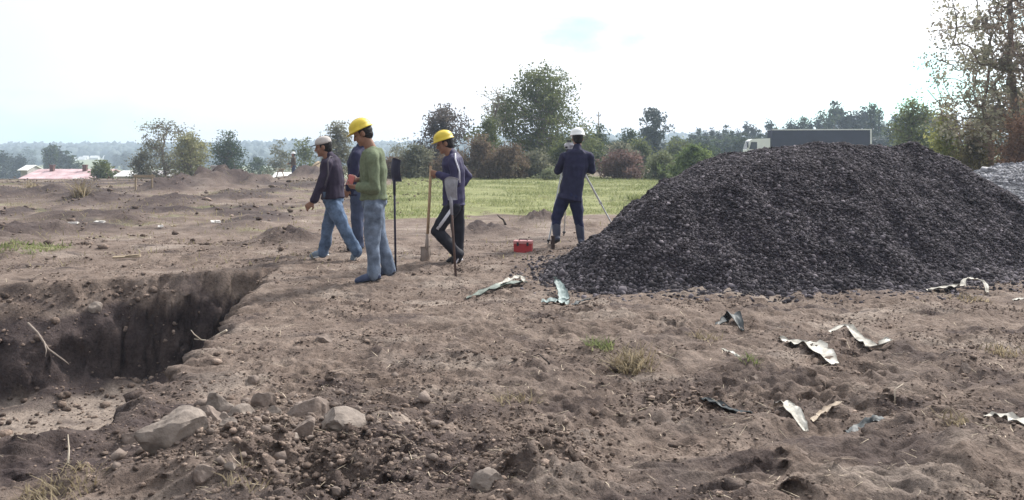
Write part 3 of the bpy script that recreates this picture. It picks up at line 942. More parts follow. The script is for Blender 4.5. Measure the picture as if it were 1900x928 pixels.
l = at(1228, 44); plant('pale_bush', l, 'pale sage green bush between the red bush and the dark heap', 'bush', None, hgt(290, 44, l), sp(1192, 1262, 44), bushy, 90, 4200, 0.14, 0.2, L_PALE, seed=42, stems=7, parts=('stem', 'foliage'))
l = at(1285, 42); plant('green_bush', l, 'fresh green upright bush at the left shoulder of the dark heap', 'bush', None, hgt(276, 42, l), sp(1240, 1335, 42), bushy, 90, 4600, 0.24, 0.18, L_GREEN, seed=43, stems=10, parts=('stem', 'foliage'), shape=(0.2, 1))
for i, (px, Y, top, w, lm) in enumerate([(1112, 70, 236, 46, L_DARK), (1165, 74, 244, 40, L_DARK), (1100, 62, 262, 60, L_OLIVE), (1150, 60, 268, 70, L_GREY), (1190, 64, 262, 52, L_OLIVE), (1255, 70, 262, 80, L_OLIVE), (1310, 74, 270, 70, L_DARK)]):
    l = at(px, Y); plant('hedge_bush', l, ['pointed dark tree below the thin mast', 'dark bushy tree between the mast and the lollipop tree', 'olive bush at the right shoulder of the surveyor', 'grey bush behind the red bush', 'olive bush left below the lollipop tree', 'olive bush behind the pale sage bush', 'dark bush behind the fresh green bush'][i],
        'bush', 'second row of bushes behind the grass', hgt(top, Y, l), sp(px - w / 2, px + w / 2, Y) * 1.15, bushy, 70, 2600, 0.2, 0.28, lm, seed=50 + i, stems=5, parts=('stem', 'foliage'))
l = at(1213, 92); plant('lollipop_tree', l, 'dark tree with a clumpy round top rising above the bushes right of the surveyor', 'tree', None, hgt(210, 92, l), sp(1180, 1243, 92), tall, 60, 3300, 0.3, 0.36, L_BLUE, seed=60, trunk_h=0.2, base_r=0.2)
# left: sparse pale tree, dark round bush, others
l = at(303, 62); plant('sparse_tree', l, 'thin see-through grey leaved tree on the left with bare dark limbs', 'tree', None, hgt(228, 62, l), sp(232, 372, 62), dome, 170, 3600, 0.17, 0.30, L_GREY, seed=61, trunk_h=0.2, base_r=0.15, fill=0.4)
l = at(352, 60); plant('willow_tree', l, 'pale yellow green weeping tree joined to the right of the sparse tree', 'tree', None, hgt(252, 60, l), sp(312, 396, 60), dome, 120, 5200, 0.16, 0.28, leaf_mat('willow_leaf', (0.1485, 0.1568, 0.0825), (0.3795, 0.3712, 0.198), 0.35), seed=62, trunk_h=0.08, base_r=0.14, droop=0.5)
l = at(263, 61); plant('sparse_shrub', l, 'grey shrub below the left limbs of the sparse tree', 'shrub', None, hgt(278, 61, l), sp(236, 290, 61), bushy, 60, 1900, 0.16, 0.26, L_GREY, seed=63, stems=5, parts=('stem', 'foliage'))
l = at(423, 78); plant('round_tree', l, 'dense dark green round tree standing behind the dark earth bank', 'tree', None, hgt(254, 78, l), sp(384, 462, 78), dome, 130, 6000, 0.2, 0.34, L_DARK, seed=64, trunk_h=0.1, base_r=0.2)
l = at(626, 56); plant('grey_tree', l, 'grey green tree with a wispy top between the capped walker and the green sweater', 'tree', None, hgt(234, 56, l), sp(588, 668, 56), tall, 110, 3600, 0.17, 0.28, L_GREY, seed=65, trunk_h=0.15, base_r=0.12)
for i, (px, Y, top, w, lm) in enumerate([(520, 90, 272, 60, L_GREY), (565, 84, 268, 60, L_OLIVE), (190, 72, 308, 42, L_OLIVE), (478, 110, 292, 50, L_DARK), (735, 85, 268, 60, L_GREY)]):
    l = at(px, Y); plant('valley_bush', l, ['grey tree left of the distant worker in the valley', 'olive tree behind the distant worker', 'small bush left of the white shed', 'dark low tree right of the dense round tree', 'hazy grey tree between the green sweater and the upturned shovel'][i],
        'bush', 'trees and bushes in the valley on the left', hgt(top, Y, l), sp(px - w / 2, px + w / 2, Y) * 1.15, bushy, 70, 2800, 0.24, 0.34, lm, seed=70 + i, stems=5, parts=('stem', 'foliage'))
# right edge: tall thin trees with shrubs at their feet
l = at(1868, 27); plant('tall_tree', l, 'tall sparse grey leaved tree at the right edge, reaching out of the picture', 'tree', None, 9.0, 3.3, tall, 210, 6000, 0.115, 0.23, leaf_mat('poplar_leaf', (0.18, 0.18, 0.13), (0.40, 0.38, 0.29), 0.55), seed=80, trunk_h=0.22, base_r=0.12, fill=0.42, parts=('trunk', 'crown'), shape=(0.6, 1))
l = at(1838, 28.5); plant('tall_tree', l, 'slender reddish limbed tree left of the tallest tree at the right edge', 'tree', None, 5.8, 2.6, tall, 150, 4600, 0.105, 0.24, leaf_mat('rust_leaf', (0.17, 0.15, 0.12), (0.36, 0.31, 0.25), 0.55), bark=BARKR, seed=81, trunk_h=0.25, base_r=0.09, fill=0.42, shape=(0.6, 1))
l = at(1925, 26); plant('tall_tree', l, 'tall reddish leaved tree cut by the right edge', 'tree', None, 7.4, 2.0, tall, 110, 4300, 0.12, 0.22, leaf_mat('mauve_leaf', (0.16, 0.135, 0.11), (0.35, 0.29, 0.24), 0.55), bark=BARKR, seed=82, trunk_h=0.2, base_r=0.11, shape=(0.6, 1))
l = at(1758, 30); plant('leafy_shrub', l, 'yellow green leafy shrub where the dark heap meets the right trees', 'shrub', None, hgt(212, 30, l), sp(1725, 1800, 30), bushy, 90, 4200, 0.12, 0.2, L_YELL, seed=83, stems=5, parts=('stem', 'foliage'))
l = at(1806, 29); plant('leafy_shrub', l, 'russet and green shrub at the foot of the slender tree', 'shrub', None, hgt(232, 29, l), sp(1768, 1846, 29), bushy, 90, 3600, 0.11, 0.19, leaf_mat('olive_rust_leaf', (0.1155, 0.099, 0.0578), (0.297, 0.2557, 0.132), 0.3), seed=84, stems=5, parts=('stem', 'foliage'))
l = at(1888, 25); plant('leafy_shrub', l, 'rusty brown shrub at the foot of the tallest tree', 'shrub', None, hgt(215, 25, l), sp(1850, 1925, 25), bushy, 90, 3600, 0.10, 0.18, leaf_mat('russet_leaf', (0.1403, 0.0825, 0.0578), (0.396, 0.2475, 0.165), 0.3), seed=85, stems=6, parts=('stem', 'foliage'), bark=BARKR)
l = at(1835, 33); plant('leafy_shrub', l, 'dense grey olive shrub filling the gap behind the slender tree', 'shrub', None, hgt(190, 33, l), sp(1780, 1890, 33), bushy, 110, 5200, 0.13, 0.22, L_GREY, seed=88, stems=6, parts=('stem', 'foliage'))
l = at(1905, 31); plant('leafy_shrub', l, 'dense olive brown shrub behind the tallest tree, cut by the right edge', 'shrub', None, hgt(170, 31, l), sp(1855, 1960, 31), bushy, 110, 5200, 0.13, 0.22, MATS['olive_rust_leaf'], seed=89, stems=6, parts=('stem', 'foliage'), bark=BARKR)
l = at(1812, 27.5); plant('grass_clump', l, 'pale straw coloured grass under the right trees', 'grass clump', None, 0.62, 0.95, bushy, 60, 2600, 0.22, 0.16, L_STRAWG, seed=86, stems=8, parts=('stem', 'foliage'), shape=(0.08, 1))
l = at(1690, 48); plant('leafy_tree', l, 'green rounded tree behind the right end of the dark heap', 'tree', None, hgt(192, 48, l), sp(1655, 1745, 48), dome, 130, 5200, 0.17, 0.3, leaf_mat('mid_leaf', (0.066, 0.0907, 0.0462), (0.2145, 0.2392, 0.1072), 0.25), seed=87, trunk_h=0.1, base_r=0.15)

# ------------------------------------------------------------------ distant wood: built once, copied
FAR = 'hazy trees of the distant wood behind the truck'
protos = []
for i, (env, lm, rx, nl) in enumerate([(column, L_BLUE, 1.35, 1700), (cone, L_BLUE, 1.5, 1700), (tall, L_DARK, 1.9, 2100), (column, L_DARK, 1.0, 1400)]):
    protos.append(plant('wood_tree', (0, 0, -50), 'far tree of the hazy blue wood behind the truck and the dark heap', 'tree', FAR, 8.0, rx, env, 70, nl, 0.42, 0.34, lm, seed=200 + i, trunk_h=0.08, base_r=0.16))
used = set()
rr = random.Random(5)


def far_tree(px, Y, top, kind, label, group, wide=1.0):
    src = protos[kind]
    if kind in used: o = copy_tree(src)
    else: o = src; used.add(kind)
    l = at(px, Y)
    o.location = l; h = max(0.4, hgt(top, Y, l) / 8.0)
    o.scale = (h ** 0.7 * wide, h ** 0.7 * wide, h); o.rotation_euler = (0, 0, rr.uniform(0, 6.28))
    o['label'] = label; o['group'] = group
    return o


TOPS = [(1286, 246), (1296, 240), (1310, 243), (1322, 238), (1334, 246), (1346, 236), (1358, 244), (1370, 240), (1386, 226), (1398, 232), (1410, 244), (1428, 222), (1440, 238), (1452, 236), (1466, 222), (1478, 226), (1490, 220), (1503, 222),
        (1518, 214), (1530, 224), (1546, 194), (1556, 190), (1568, 208), (1582, 206), (1594, 210), (1606, 199), (1618, 196), (1630, 206), (1640, 226), (1652, 232), (1662, 216), (1676, 206), (1688, 214), (1700, 204), (1716, 198), (1730, 206), (1745, 210), (1770, 214), (1800, 220)]
for i, (px, top) in enumerate(TOPS):
    far_tree(px, 130 + rr.uniform(-10, 22), top, rr.choice([0, 0, 1, 2, 3]), 'far tree of the hazy blue wood behind the truck and the dark heap', FAR, rr.uniform(0.9, 1.2))
for i in range(30):
    px = 1280 + i * 16 + rr.uniform(-5, 5)
    far_tree(px, 116 + rr.uniform(-6, 6), 256 + rr.uniform(-9, 9), rr.choice([0, 2]), 'far tree of the hazy blue wood behind the truck and the dark heap', FAR, 1.8)
G2 = 'dark hazy conifers in the valley at the left edge'
for px, top, Y, k in [(-6, 286, 190, 1), (6, 280, 185, 1), (18, 286, 190, 0), (30, 290, 195, 1), (40, 286, 190, 1), (88, 276, 175, 3), (97, 271, 170, 3), (106, 272, 172, 0), (114, 280, 174, 1), (124, 284, 175, 2), (134, 292, 176, 2)]:
    far_tree(px, Y, top, k, 'dark hazy conifer in the valley at the left edge', G2, 1.25)
G3 = 'pale blue trees on the far side of the valley'
for i in range(74):
    px = -20 + i * 14.5 + rr.uniform(-6, 6)
    if 640 < px < 700 or px > 1085 or 112 < px < 208: continue
    far_tree(px, 440 + rr.uniform(-80, 90), 285 + rr.uniform(-12, 8), rr.choice([0, 2, 1, 3]), 'pale blue tree on the far side of the valley', G3, 1.7)
for i in range(16):
    far_tree(1090 + i * 14 + rr.uniform(-5, 5), 150 + rr.uniform(-15, 15), 256 + rr.uniform(-8, 8), rr.choice([0, 1, 2, 3]), 'hazy far tree behind the bushes right of the surveyor', 'hazy far trees behind the bushes right of the surveyor', 1.4)

# far hillside woodland: reads as one mass
rng = np.random.RandomState(77)
n = 12000
x = rng.uniform(-620, 620, n); y = rng.uniform(480, 850, n)
kk = np.abs(x) < 0.75 * y
pxw = 950 + x / y * F0
kk &= ~((pxw > 118) & (pxw < 205) & (y < 600))
x, y = x[kk], y[kk]
s = rng.uniform(2.2, 4.6, len(x))
v, f = scatter_lumps(np.stack([x, y, height(x, y, np.full(len(x), 3.0)) + s * 0.7], -1), s, rng, 1, 0.35, 1.1)
o = link('far_woodland', np_mesh('far_woodland', v, f), L_BLUE)
tag(o, 'pale blue wooded hillside far across the valley', 'woodland', kind='stuff')

# ================================================================== buildings, mast and truck far off
WHITE = mat('white_paint', (0.66, 0.66, 0.65), 0.7, 0.12, 2)
PINKROOF = mat('pink_sheet_roof', (0.40, 0.26, 0.27), 0.75, 0.22, 1.2, col2=(0.50, 0.38, 0.39))
GREYWALL = mat('grey_render', (0.38, 0.36, 0.36), 0.9, 0.2, 2)
CONC = mat('concrete', (0.40, 0.38, 0.37), 0.9, 0.2, 6, bump=0.3)
DARKP = mat('dark_paint', (0.03, 0.03, 0.035), 0.6, 0.2, 3)
WOOD = mat('pale_wood', (0.30, 0.24, 0.17), 0.8, 0.25, 9, bump=0.3, bscale=40)
WOODH = mat('handle_wood', (0.36, 0.25, 0.155), 0.65, 0.25, 14)


def shed(name, px0, px1, Y, py_ridge, py_eave, base_z, label, roofm, wallm, depth, window=True, cat='building', chim=0, ridge_shift=0.0, group=None):
    x0 = (px0 - 950) / F0 * Y; x1 = (px1 - 950) / F0 * Y; w = x1 - x0
    zr = CAMZ - (py_ridge - HOR) / F0 * Y; ze = CAMZ - (py_eave - HOR) / F0 * Y
    r = empty(name, ((x0 + x1) / 2, Y, base_z)); tag(r, label, cat, group)
    h = ze - base_z; hr = zr - base_z
    m = MB(); hw = w / 2 - 0.15
    v = [(-hw, 0.15, 0), (hw, 0.15, 0), (hw, depth - 0.15, 0), (-hw, depth - 0.15, 0), (-hw, 0.15, h - 0.02), (hw, 0.15, h - 0.02), (hw, depth - 0.15, h - 0.02), (-hw, depth - 0.15, h - 0.02), (-hw, depth / 2, hr - 0.04), (hw, depth / 2, hr - 0.04)]
    m.add(v, [(0, 1, 5, 4), (2, 3, 7, 6), (1, 2, 6, 9, 5), (3, 0, 4, 8, 7)]); m.obj('wall', wallm, r)
    m = MB(); t = 0.07; hw = w / 2
    for (ya, yb, za, zb) in ((0 - 0.2, depth / 2, h - 0.1, hr), (depth / 2, depth + 0.2, hr, h - 0.1)):
        v = [(-hw, ya, za), (hw, ya, za), (hw, yb, zb), (-hw, yb, zb)]
        vv = v + [(a, b, c + t) for a, b, c in v]
        m.add(vv, [(3, 2, 1, 0), (4, 5, 6, 7), (0, 1, 5, 4), (1, 2, 6, 5), (2, 3, 7, 6), (3, 0, 4, 7)])
        nrib = int(w / 0.9)
        for k in range(1, nrib):
            xx = -hw + w * k / nrib
            a = Vector((xx, ya + 0.05, za + t)); b = Vector((xx, yb - 0.05, zb + t)); m.tube([a, b], 0.03)
    ro = m.obj('roof', roofm, r)
    for k in range(chim):
        cx_ = -hw * 0.55 + k * hw * 0.85
        MB().box((cx_, depth * 0.42, hr + 0.05), (0.34, 0.34, 0.7)).box((cx_, depth * 0.42, hr + 0.44), (0.44, 0.44, 0.08)).obj('chimney', mat('brick_chimney', (0.14, 0.08, 0.07), 0.9, 0.3, 8), ro)
    if window:
        for sx in (-0.45, 0.1):
            f = MB()
            cx_ = sx * w
            for q in ((cx_ - 0.5, 0.12, h * 0.55, 0.08, 1.0), (cx_ + 0.5, 0.12, h * 0.55, 0.08, 1.0)): f.box((q[0], q[1], q[2]), (q[3], 0.1, q[4]))
            f.box((cx_, 0.12, h * 0.55 + 0.5), (1.08, 0.1, 0.08)); f.box((cx_, 0.12, h * 0.55 - 0.5), (1.08, 0.1, 0.08))
            fo = f.obj('window', WHITE, r)
            MB().box((cx_, 0.135, h * 0.55), (0.92, 0.03, 0.92)).obj('pane', mat('dark_glass', (0.02, 0.022, 0.028), 0.15, 0.1, 1, spec=0.5), fo)
        d = MB().box((0.42 * w, 0.13, 0.98), (0.9, 0.06, 1.95)).obj('door', mat('door_paint', (0.16, 0.09, 0.06), 0.7, 0.2, 4), r)
        MB().box((0.42 * w + 0.34, 0.07, 1.0), (0.05, 0.06, 0.14)).obj('handle', DARKP, d)
    return r


def vz(px, Y): return at(px, Y)[2]


shed('farm_building', 22, 172, 78, 317, 337, vz(95, 78) - 0.3, 'long low building with a pale pink sheet roof at the left edge', PINKROOF, GREYWALL, 9.0, chim=2)
shed('white_shed', 212, 249, 70, 319, 326, vz(230, 70), 'small shed with a bright white roof left of the sparse tree', WHITE, GREYWALL, 3.2, window=False)
shed('white_shed', 502, 546, 64, 322, 330, vz(524, 64) - 0.2, 'small pale shed between the dark earth bank and the distant worker', WHITE, mat('pale_wall', (0.6, 0.57, 0.57), 0.9, 0.1, 2), 3.0, window=False)
shed('grey_shed', 268, 318, 66, 319, 325, vz(290, 66), 'low grey shed under the sparse tree', mat('grey_sheet', (0.42, 0.41, 0.42), 0.7, 0.2, 2), mat('brown_wall', (0.15, 0.11, 0.10), 0.9, 0.2, 3), 3.0, window=False)
shed('roof_hut', 34, 52, 90, 308, 315, vz(43, 90) - 0.2, 'little white hut just above the pink roof', WHITE, GREYWALL, 3.0, window=False)
for i, (a, b, y0, y1) in enumerate(((127, 138, 293, 296), (144, 157, 292, 296), (152, 162, 290, 293), (166, 182, 290, 293), (190, 198, 290, 294))):
    Y = 575 + 3 * i
    zb_ = min(vz((a + b) / 2, Y), CAMZ - (y1 - HOR) / F0 * Y - 1.0)
    shed('white_house', a, b, Y, y0 - 1, y1, zb_, ['leftmost tiny white house on the far side of the valley', 'second tiny white house from the left across the valley', 'middle tiny white house across the valley, slightly higher', 'widest tiny white house across the valley', 'rightmost tiny white house across the valley'][i], WHITE, WHITE, 3.5, window=False, cat='house', group='white houses across the valley')
# concrete post and slab on the earth bank
l = at(399, 40.5)
o = MB().box((0, 0, 0.30), (0.30, 0.30, 0.85), taper=0.92).box((0, 0, 0.75), (0.36, 0.36, 0.06)).obj('concrete_post', CONC); o.location = l
tag(o, 'short pale concrete post standing at the dark earth bank', 'post')
l = at(418, 42)
o = MB().box((0, 0, 0), (0.55, 0.5, 0.09), Matrix.Rotation(R(12), 3, 'Y')).box((0.02, 0.1, 0.07), (0.4, 0.3, 0.07), Matrix.Rotation(R(8), 3, 'Y')).obj('concrete_slab', CONC); o.location = (l[0], l[1], l[2] + 0.12)
tag(o, 'broken pale slab lying on the top of the dark earth bank', 'slab')
# batter board: two stakes and a rail
l = at(267, 30.5)
t = empty('batter_board', l, R(8)); tag(t, 'low wooden frame of two stakes and a rail left of the earth bank', 'frame')
for sx in (-0.27, 0.27): MB().box((sx, 0, 0.16), (0.05, 0.05, 0.62), taper=0.9).obj('stake', WOOD, t)
MB().box((0, -0.045, 0.40), (0.72, 0.025, 0.09), Matrix.Rotation(R(1.5), 3, 'Y')).obj('rail', WOOD, t)
# distant heap of sand with planks beside the worker
SAND = mat('sand', (0.36, 0.29, 0.20), 0.95, 0.2, 6, bump=0.4)
l = at(592, 50)


def cone_heap(name, loc, rx, ry, h, m, label, cat, seed):
    n = 34; g = np.linspace(-1.15, 1.15, n); A, B = np.meshgrid(g, g)
    q = np.hypot(A, B) + 0.12 * fbm(A * 2, B * 2, 3, seed)
    Z = h * np.clip(1 - q, -0.15, 1) + 0.03 * fbm(A * 6, B * 6, 2, seed + 2)
    ii = np.arange(n * n).reshape(n, n)
    f = np.stack([ii[:-1, :-1], ii[:-1, 1:], ii[1:, 1:], ii[1:, :-1]], -1).reshape(-1, 4)
    o = link(name, np_mesh(name, np.stack([A.ravel() * rx, B.ravel() * ry, Z.ravel()], -1), f), m, smooth=True)
    o.location = loc
    return tag(o, label, cat)


cone_heap('sand_heap', l, 1.25, 1.2, 1.05, SAND, 'tan heap of sand beside the distant worker', 'sand heap', 5)
for k, (px, py, ln, tl) in enumerate(((585, 307, 1.7, -30), (606, 317, 1.9, -2), (520, 314, 0.5, 2))):
    q = px2(px, py, 48.6)
    o = MB().box((0, 0, 0), (ln, 0.16, 0.05), Matrix.Rotation(R(tl), 3, 'Y')).box((ln * 0.2, 0.02, -0.055), (0.12, 0.12, 0.055), Matrix.Rotation(R(tl), 3, 'Y')).obj('plank', WOOD)
    o.location = q
    tag(o, ['slanting plank leaning on the tan sand heap', 'level plank across the right of the sand heap', 'short pale plank left of the distant worker'][k], 'plank')
# trestle that carries the level planks
for k, (px, py) in enumerate(((606, 319), (520, 316))):
    q = px2(px, py, 48.6); g0 = gz(q.x, q.y)
    o = MB().tube([(-0.3, 0.2, g0 - 0.05), (-0.1, 0, q.z - 0.02)], 0.03).tube([(0.3, -0.2, g0 - 0.05), (0.1, 0, q.z - 0.02)], 0.03).box((0, 0, q.z - 0.06), (0.34, 0.07, 0.07)).obj('trestle', WOOD)
    o.location = (q.x, q.y, 0)
    tag(o, ['rough wooden trestle under the level plank at the sand heap', 'rough wooden trestle under the short plank'][k], 'trestle')
# thin mast
l = at(1111, 100); hm_ = hgt(207, 100, l)
t = empty('mast', l); tag(t, 'thin pale mast rising above the bushes right of the surveyor', 'mast')
MB().tube([(0, 0, -0.2), (0, 0, hm_ * 0.5), (0, 0, hm_)], [0.10, 0.085, 0.06]).obj('pole', mat('mast_wood', (0.33, 0.26, 0.2), 0.8, 0.2, 4), t)
MB().box((0, 0, hm_ - 0.5), (0.5, 0.08, 0.08)).tube([(-0.2, 0, hm_ - 0.45), (-0.2, 0, hm_ - 0.3)], 0.04).tube([(0.2, 0, hm_ - 0.45), (0.2, 0, hm_ - 0.3)], 0.04).obj('crossarm', DARKP, t)
# the lorry
TY = 90.0
tx0 = (1387 - 950) / F0 * TY; L_T = 12.2
t = empty('lorry', (tx0, TY + 1.0, gz(tx0 + 5, TY)), R(-5)); tag(t, 'lorry with a white cab and a long dark tarpaulin trailer behind the heap', 'lorry')
CABW = mat('cab_white', (0.72, 0.74, 0.72), 0.4, 0.05, 2, spec=0.5)
TARP = mat('dark_tarp', (0.016, 0.014, 0.030), 0.95, 0.25, 1.5, bump=0.2, bscale=3, spec=0.04)
GLASS = mat('cab_glass', (0.02, 0.025, 0.03), 0.1, 0.1, 1, spec=0.6)
STEEL = mat('steel', (0.32, 0.32, 0.34), 0.45, 0.2, 10, metal=0.7)
BLACK = mat('black_rubber', (0.018, 0.018, 0.02), 0.7, 0.2, 12)
m = MB()
prof = [(0.0, 0.75), (0.0, 1.55), (0.28, 2.45), (0.55, 2.62), (2.3, 2.70), (2.3, 0.75)]
k = len(prof)
m.add([(a, -1.2, b) for a, b in prof] + [(a, 1.2, b) for a, b in prof], [tuple(range(k)), tuple(range(2 * k - 1, k - 1, -1))] + [(i + k, (i + 1) % k + k, (i + 1) % k, i) for i in range(k)])
cab = m.obj('cab', CABW, t)
MB().add([(0.22, -1.215, 1.62), (1.0, -1.215, 1.62), (1.0, -1.215, 2.32), (0.42, -1.215, 2.32)], [(0, 1, 2, 3)]).box((0.62, -1.222, 1.6), (0.82, 0.02, 0.04)).obj('side_window', GLASS, cab)
MB().add([(0.005, -1.05, 1.60), (0.005, 1.05, 1.60), (0.262, 1.0, 2.40), (0.262, -1.0, 2.40)], [(3, 2, 1, 0), (0, 1, 2, 3)]).obj('windscreen', GLASS, cab)
d = MB().box((0.62, -1.21, 1.22), (0.9, 0.02, 0.72)).obj('door', CABW, cab)
MB().box((0.05, -1.32, 2.0), (0.12, 0.22, 0.5)).obj('mirror', BLACK, cab)
for sy in (-0.9, 0.9): MB().box((-0.02, sy, 1.0), (0.06, 0.4, 0.2)).obj('headlight', mat('lamp_glass', (0.7, 0.7, 0.7), 0.2, 0.05, 3), cab)
tr = MB().box((7.35, 0, 2.35), (9.7, 2.5, 2.35)).obj('trailer', TARP, t)
MB().box((7.35, -1.27, 3.55), (9.72, 0.05, 0.10)).box((7.35, 1.27, 3.55), (9.72, 0.05, 0.10)).box((12.22, 0, 3.55), (0.05, 2.5, 0.10)).obj('top_rail', WHITE, tr)
MB().box((12.15, -1.27, 2.35), (0.14, 0.05, 2.28)).obj('corner_post', WHITE, tr)
MB().box((12.215, 0, 2.35), (0.03, 2.36, 2.2)).obj('rear_door', mat('rear_dark', (0.05, 0.05, 0.06), 0.5, 0.2, 2), tr)
MB().box((6.2, 0, 0.95), (11.6, 0.9, 0.25)).obj('chassis', BLACK, t)
for wx_ in (1.2, 3.4, 8.6, 9.9, 11.2):
    for sy in (-1.05, 1.05):
        w = MB(); pr = [(-0.15, 0.36), (-0.15, 0.47), (-0.10, 0.5), (0.10, 0.5), (0.15, 0.47), (0.15, 0.36)]
        w.loft([((wx_, sy + a, 0.5), (b, 0, 0), (0, 0, b)) for a, b in pr])
        wo_ = w.obj('wheel', BLACK, t)
        MB().loft([((wx_, sy - 0.155, 0.5), (0.3, 0, 0), (0, 0, 0.3)), ((wx_, sy + 0.155, 0.5), (0.3, 0, 0), (0, 0, 0.3))]).obj('rim', STEEL, wo_)

# ================================================================== people
SKIN = mat('skin', (0.25, 0.135, 0.09), 0.55, 0.12, 9, spec=0.35)
LIPS = mat('lips', (0.22, 0.085, 0.07), 0.5, 0.1, 10)
EYE = mat('eye', (0.03, 0.022, 0.02), 0.2, 0.1, 10, spec=0.5)
HAIR = mat('black_hair', (0.012, 0.010, 0.010), 0.6, 0.4, 60, bump=0.5, bscale=90)


def remesh(mb, voxel, smooth=2, wrinkle=0.0, wf=9.0, seed=0, stretch=(1, 1, 0.6), squash=None):
    me = mb.mesh('tmp'); o = bpy.data.objects.new('tmp', me); C.objects.link(o)
    r = o.modifiers.new('r', 'REMESH'); r.mode = 'VOXEL'; r.voxel_size = voxel
    sm = o.modifiers.new('s', 'SMOOTH'); sm.factor = 0.5; sm.iterations = smooth
    dg = bpy.context.evaluated_depsgraph_get(); dg.update()
    out = bpy.data.meshes.new_from_object(o.evaluated_get(dg))
    bpy.data.objects.remove(o); bpy.data.meshes.remove(me)
    n = len(out.vertices)
    v = np.empty(n * 3, np.float32); out.vertices.foreach_get('co', v); v = v.reshape(-1, 3).astype(float)
    if wrinkle:
        nr = np.empty(n * 3, np.float32); out.vertices.foreach_get('normal', nr); nr = nr.reshape(-1, 3)
        p = v * np.array(stretch)
        w = (1 - np.abs(noise3(p, wf, seed)) * 2.0) * 0.7 + 0.5 * noise3(p, wf * 2.3, seed + 7)
        v = v + nr * (w * wrinkle)[:, None]
    if squash: v = squash(v)
    out.vertices.foreach_set('co', v.astype(np.float32).ravel()); out.update()
    return out


def bez(P, t):
    a, b, c = Vector(P['pelvis']), Vector(P['chest']), Vector(P['neck'])
    if t < 0.55: return a.lerp(b, t / 0.55)
    return b.lerp(c, (t - 0.55) / 0.45)


def torso(mb, P, prof, grow, yaw):
    rings = []
    for t, a, b in prof:
        c = bez(P, t); d = (bez(P, min(t + 0.1, 1)) - bez(P, max(t - 0.1, -0.12))).normalized() if t < 1 else (Vector(P['neck']) - Vector(P['chest'])).normalized()
        lat = Matrix.Rotation(yaw, 3, 'Z') @ Vector((0, 1, 0)); dep = lat.cross(d).normalized(); lat = d.cross(dep)
        rings.append((c, lat * (a + grow), dep * (b + grow)))
    mb.loft(rings)


PROF = [(-0.14, 0.12, 0.09), (-0.06, 0.155, 0.115), (0.05, 0.162, 0.118), (0.3, 0.150, 0.112), (0.55, 0.165, 0.122), (0.78, 0.172, 0.115), (0.90, 0.145, 0.098), (0.97, 0.085, 0.075)]


def hand(mb, wrist, d, n, side, curl, grip=False):
    """palm with four fingers and a thumb. d: along the hand, n: palm normal, side: +1 when the thumb lies on d x n"""
    w = Vector(wrist); d = Vector(d).normalized(); n = Vector(n); n = (n - d * n.dot(d)).normalized(); s = d.cross(n) * side
    rings = [(w, s * 0.027, n * 0.020), (w + d * 0.03, s * 0.036, n * 0.017), (w + d * 0.07, s * 0.042, n * 0.015), (w + d * 0.092, s * 0.040, n * 0.012)]
    mb.loft(rings)
    for k, (off, ln) in enumerate(((0.032, 0.070), (0.011, 0.078), (-0.011, 0.073), (-0.031, 0.058))):
        p = w + d * 0.078 + s * off
        a = 0.0; r = 0.0095
        for j, fr in enumerate((0.45, 0.32, 0.26)):
            a += curl * (0.7 if j == 0 else 1.0) * (1 + 0.12 * k)
            q = p + (d * math.cos(a) + n * math.sin(a) + s * off * 0.8) .normalized() * ln * fr
            mb.cone(p, q, r, r * 0.88); p = q; r *= 0.9
    p = w + d * 0.025 + s * 0.028
    q = p + (d * 0.55 + s * 0.75 + n * 0.35).normalized() * 0.038; mb.cone(p, q, 0.014, 0.0115)
    q2 = q + (d * 0.85 + s * 0.15 + n * 0.5 * (1 if grip else 0.5)).normalized() * 0.032; mb.cone(q, q2, 0.0115, 0.0095)


def limb(mb, a, b, c, r, g=0.0):
    """shoulder/hip a, elbow/knee b, wrist/ankle c, radii (a, mid, b, mid, c)"""
    a, b, c = Vector(a), Vector(b), Vector(c)
    m1 = a.lerp(b, 0.45); m2 = b.lerp(c, 0.35)
    pts = [a, m1, b, m2, c]
    for i in range(4): mb.cone(pts[i], pts[i + 1], r[i] + g, r[i + 1] + g)


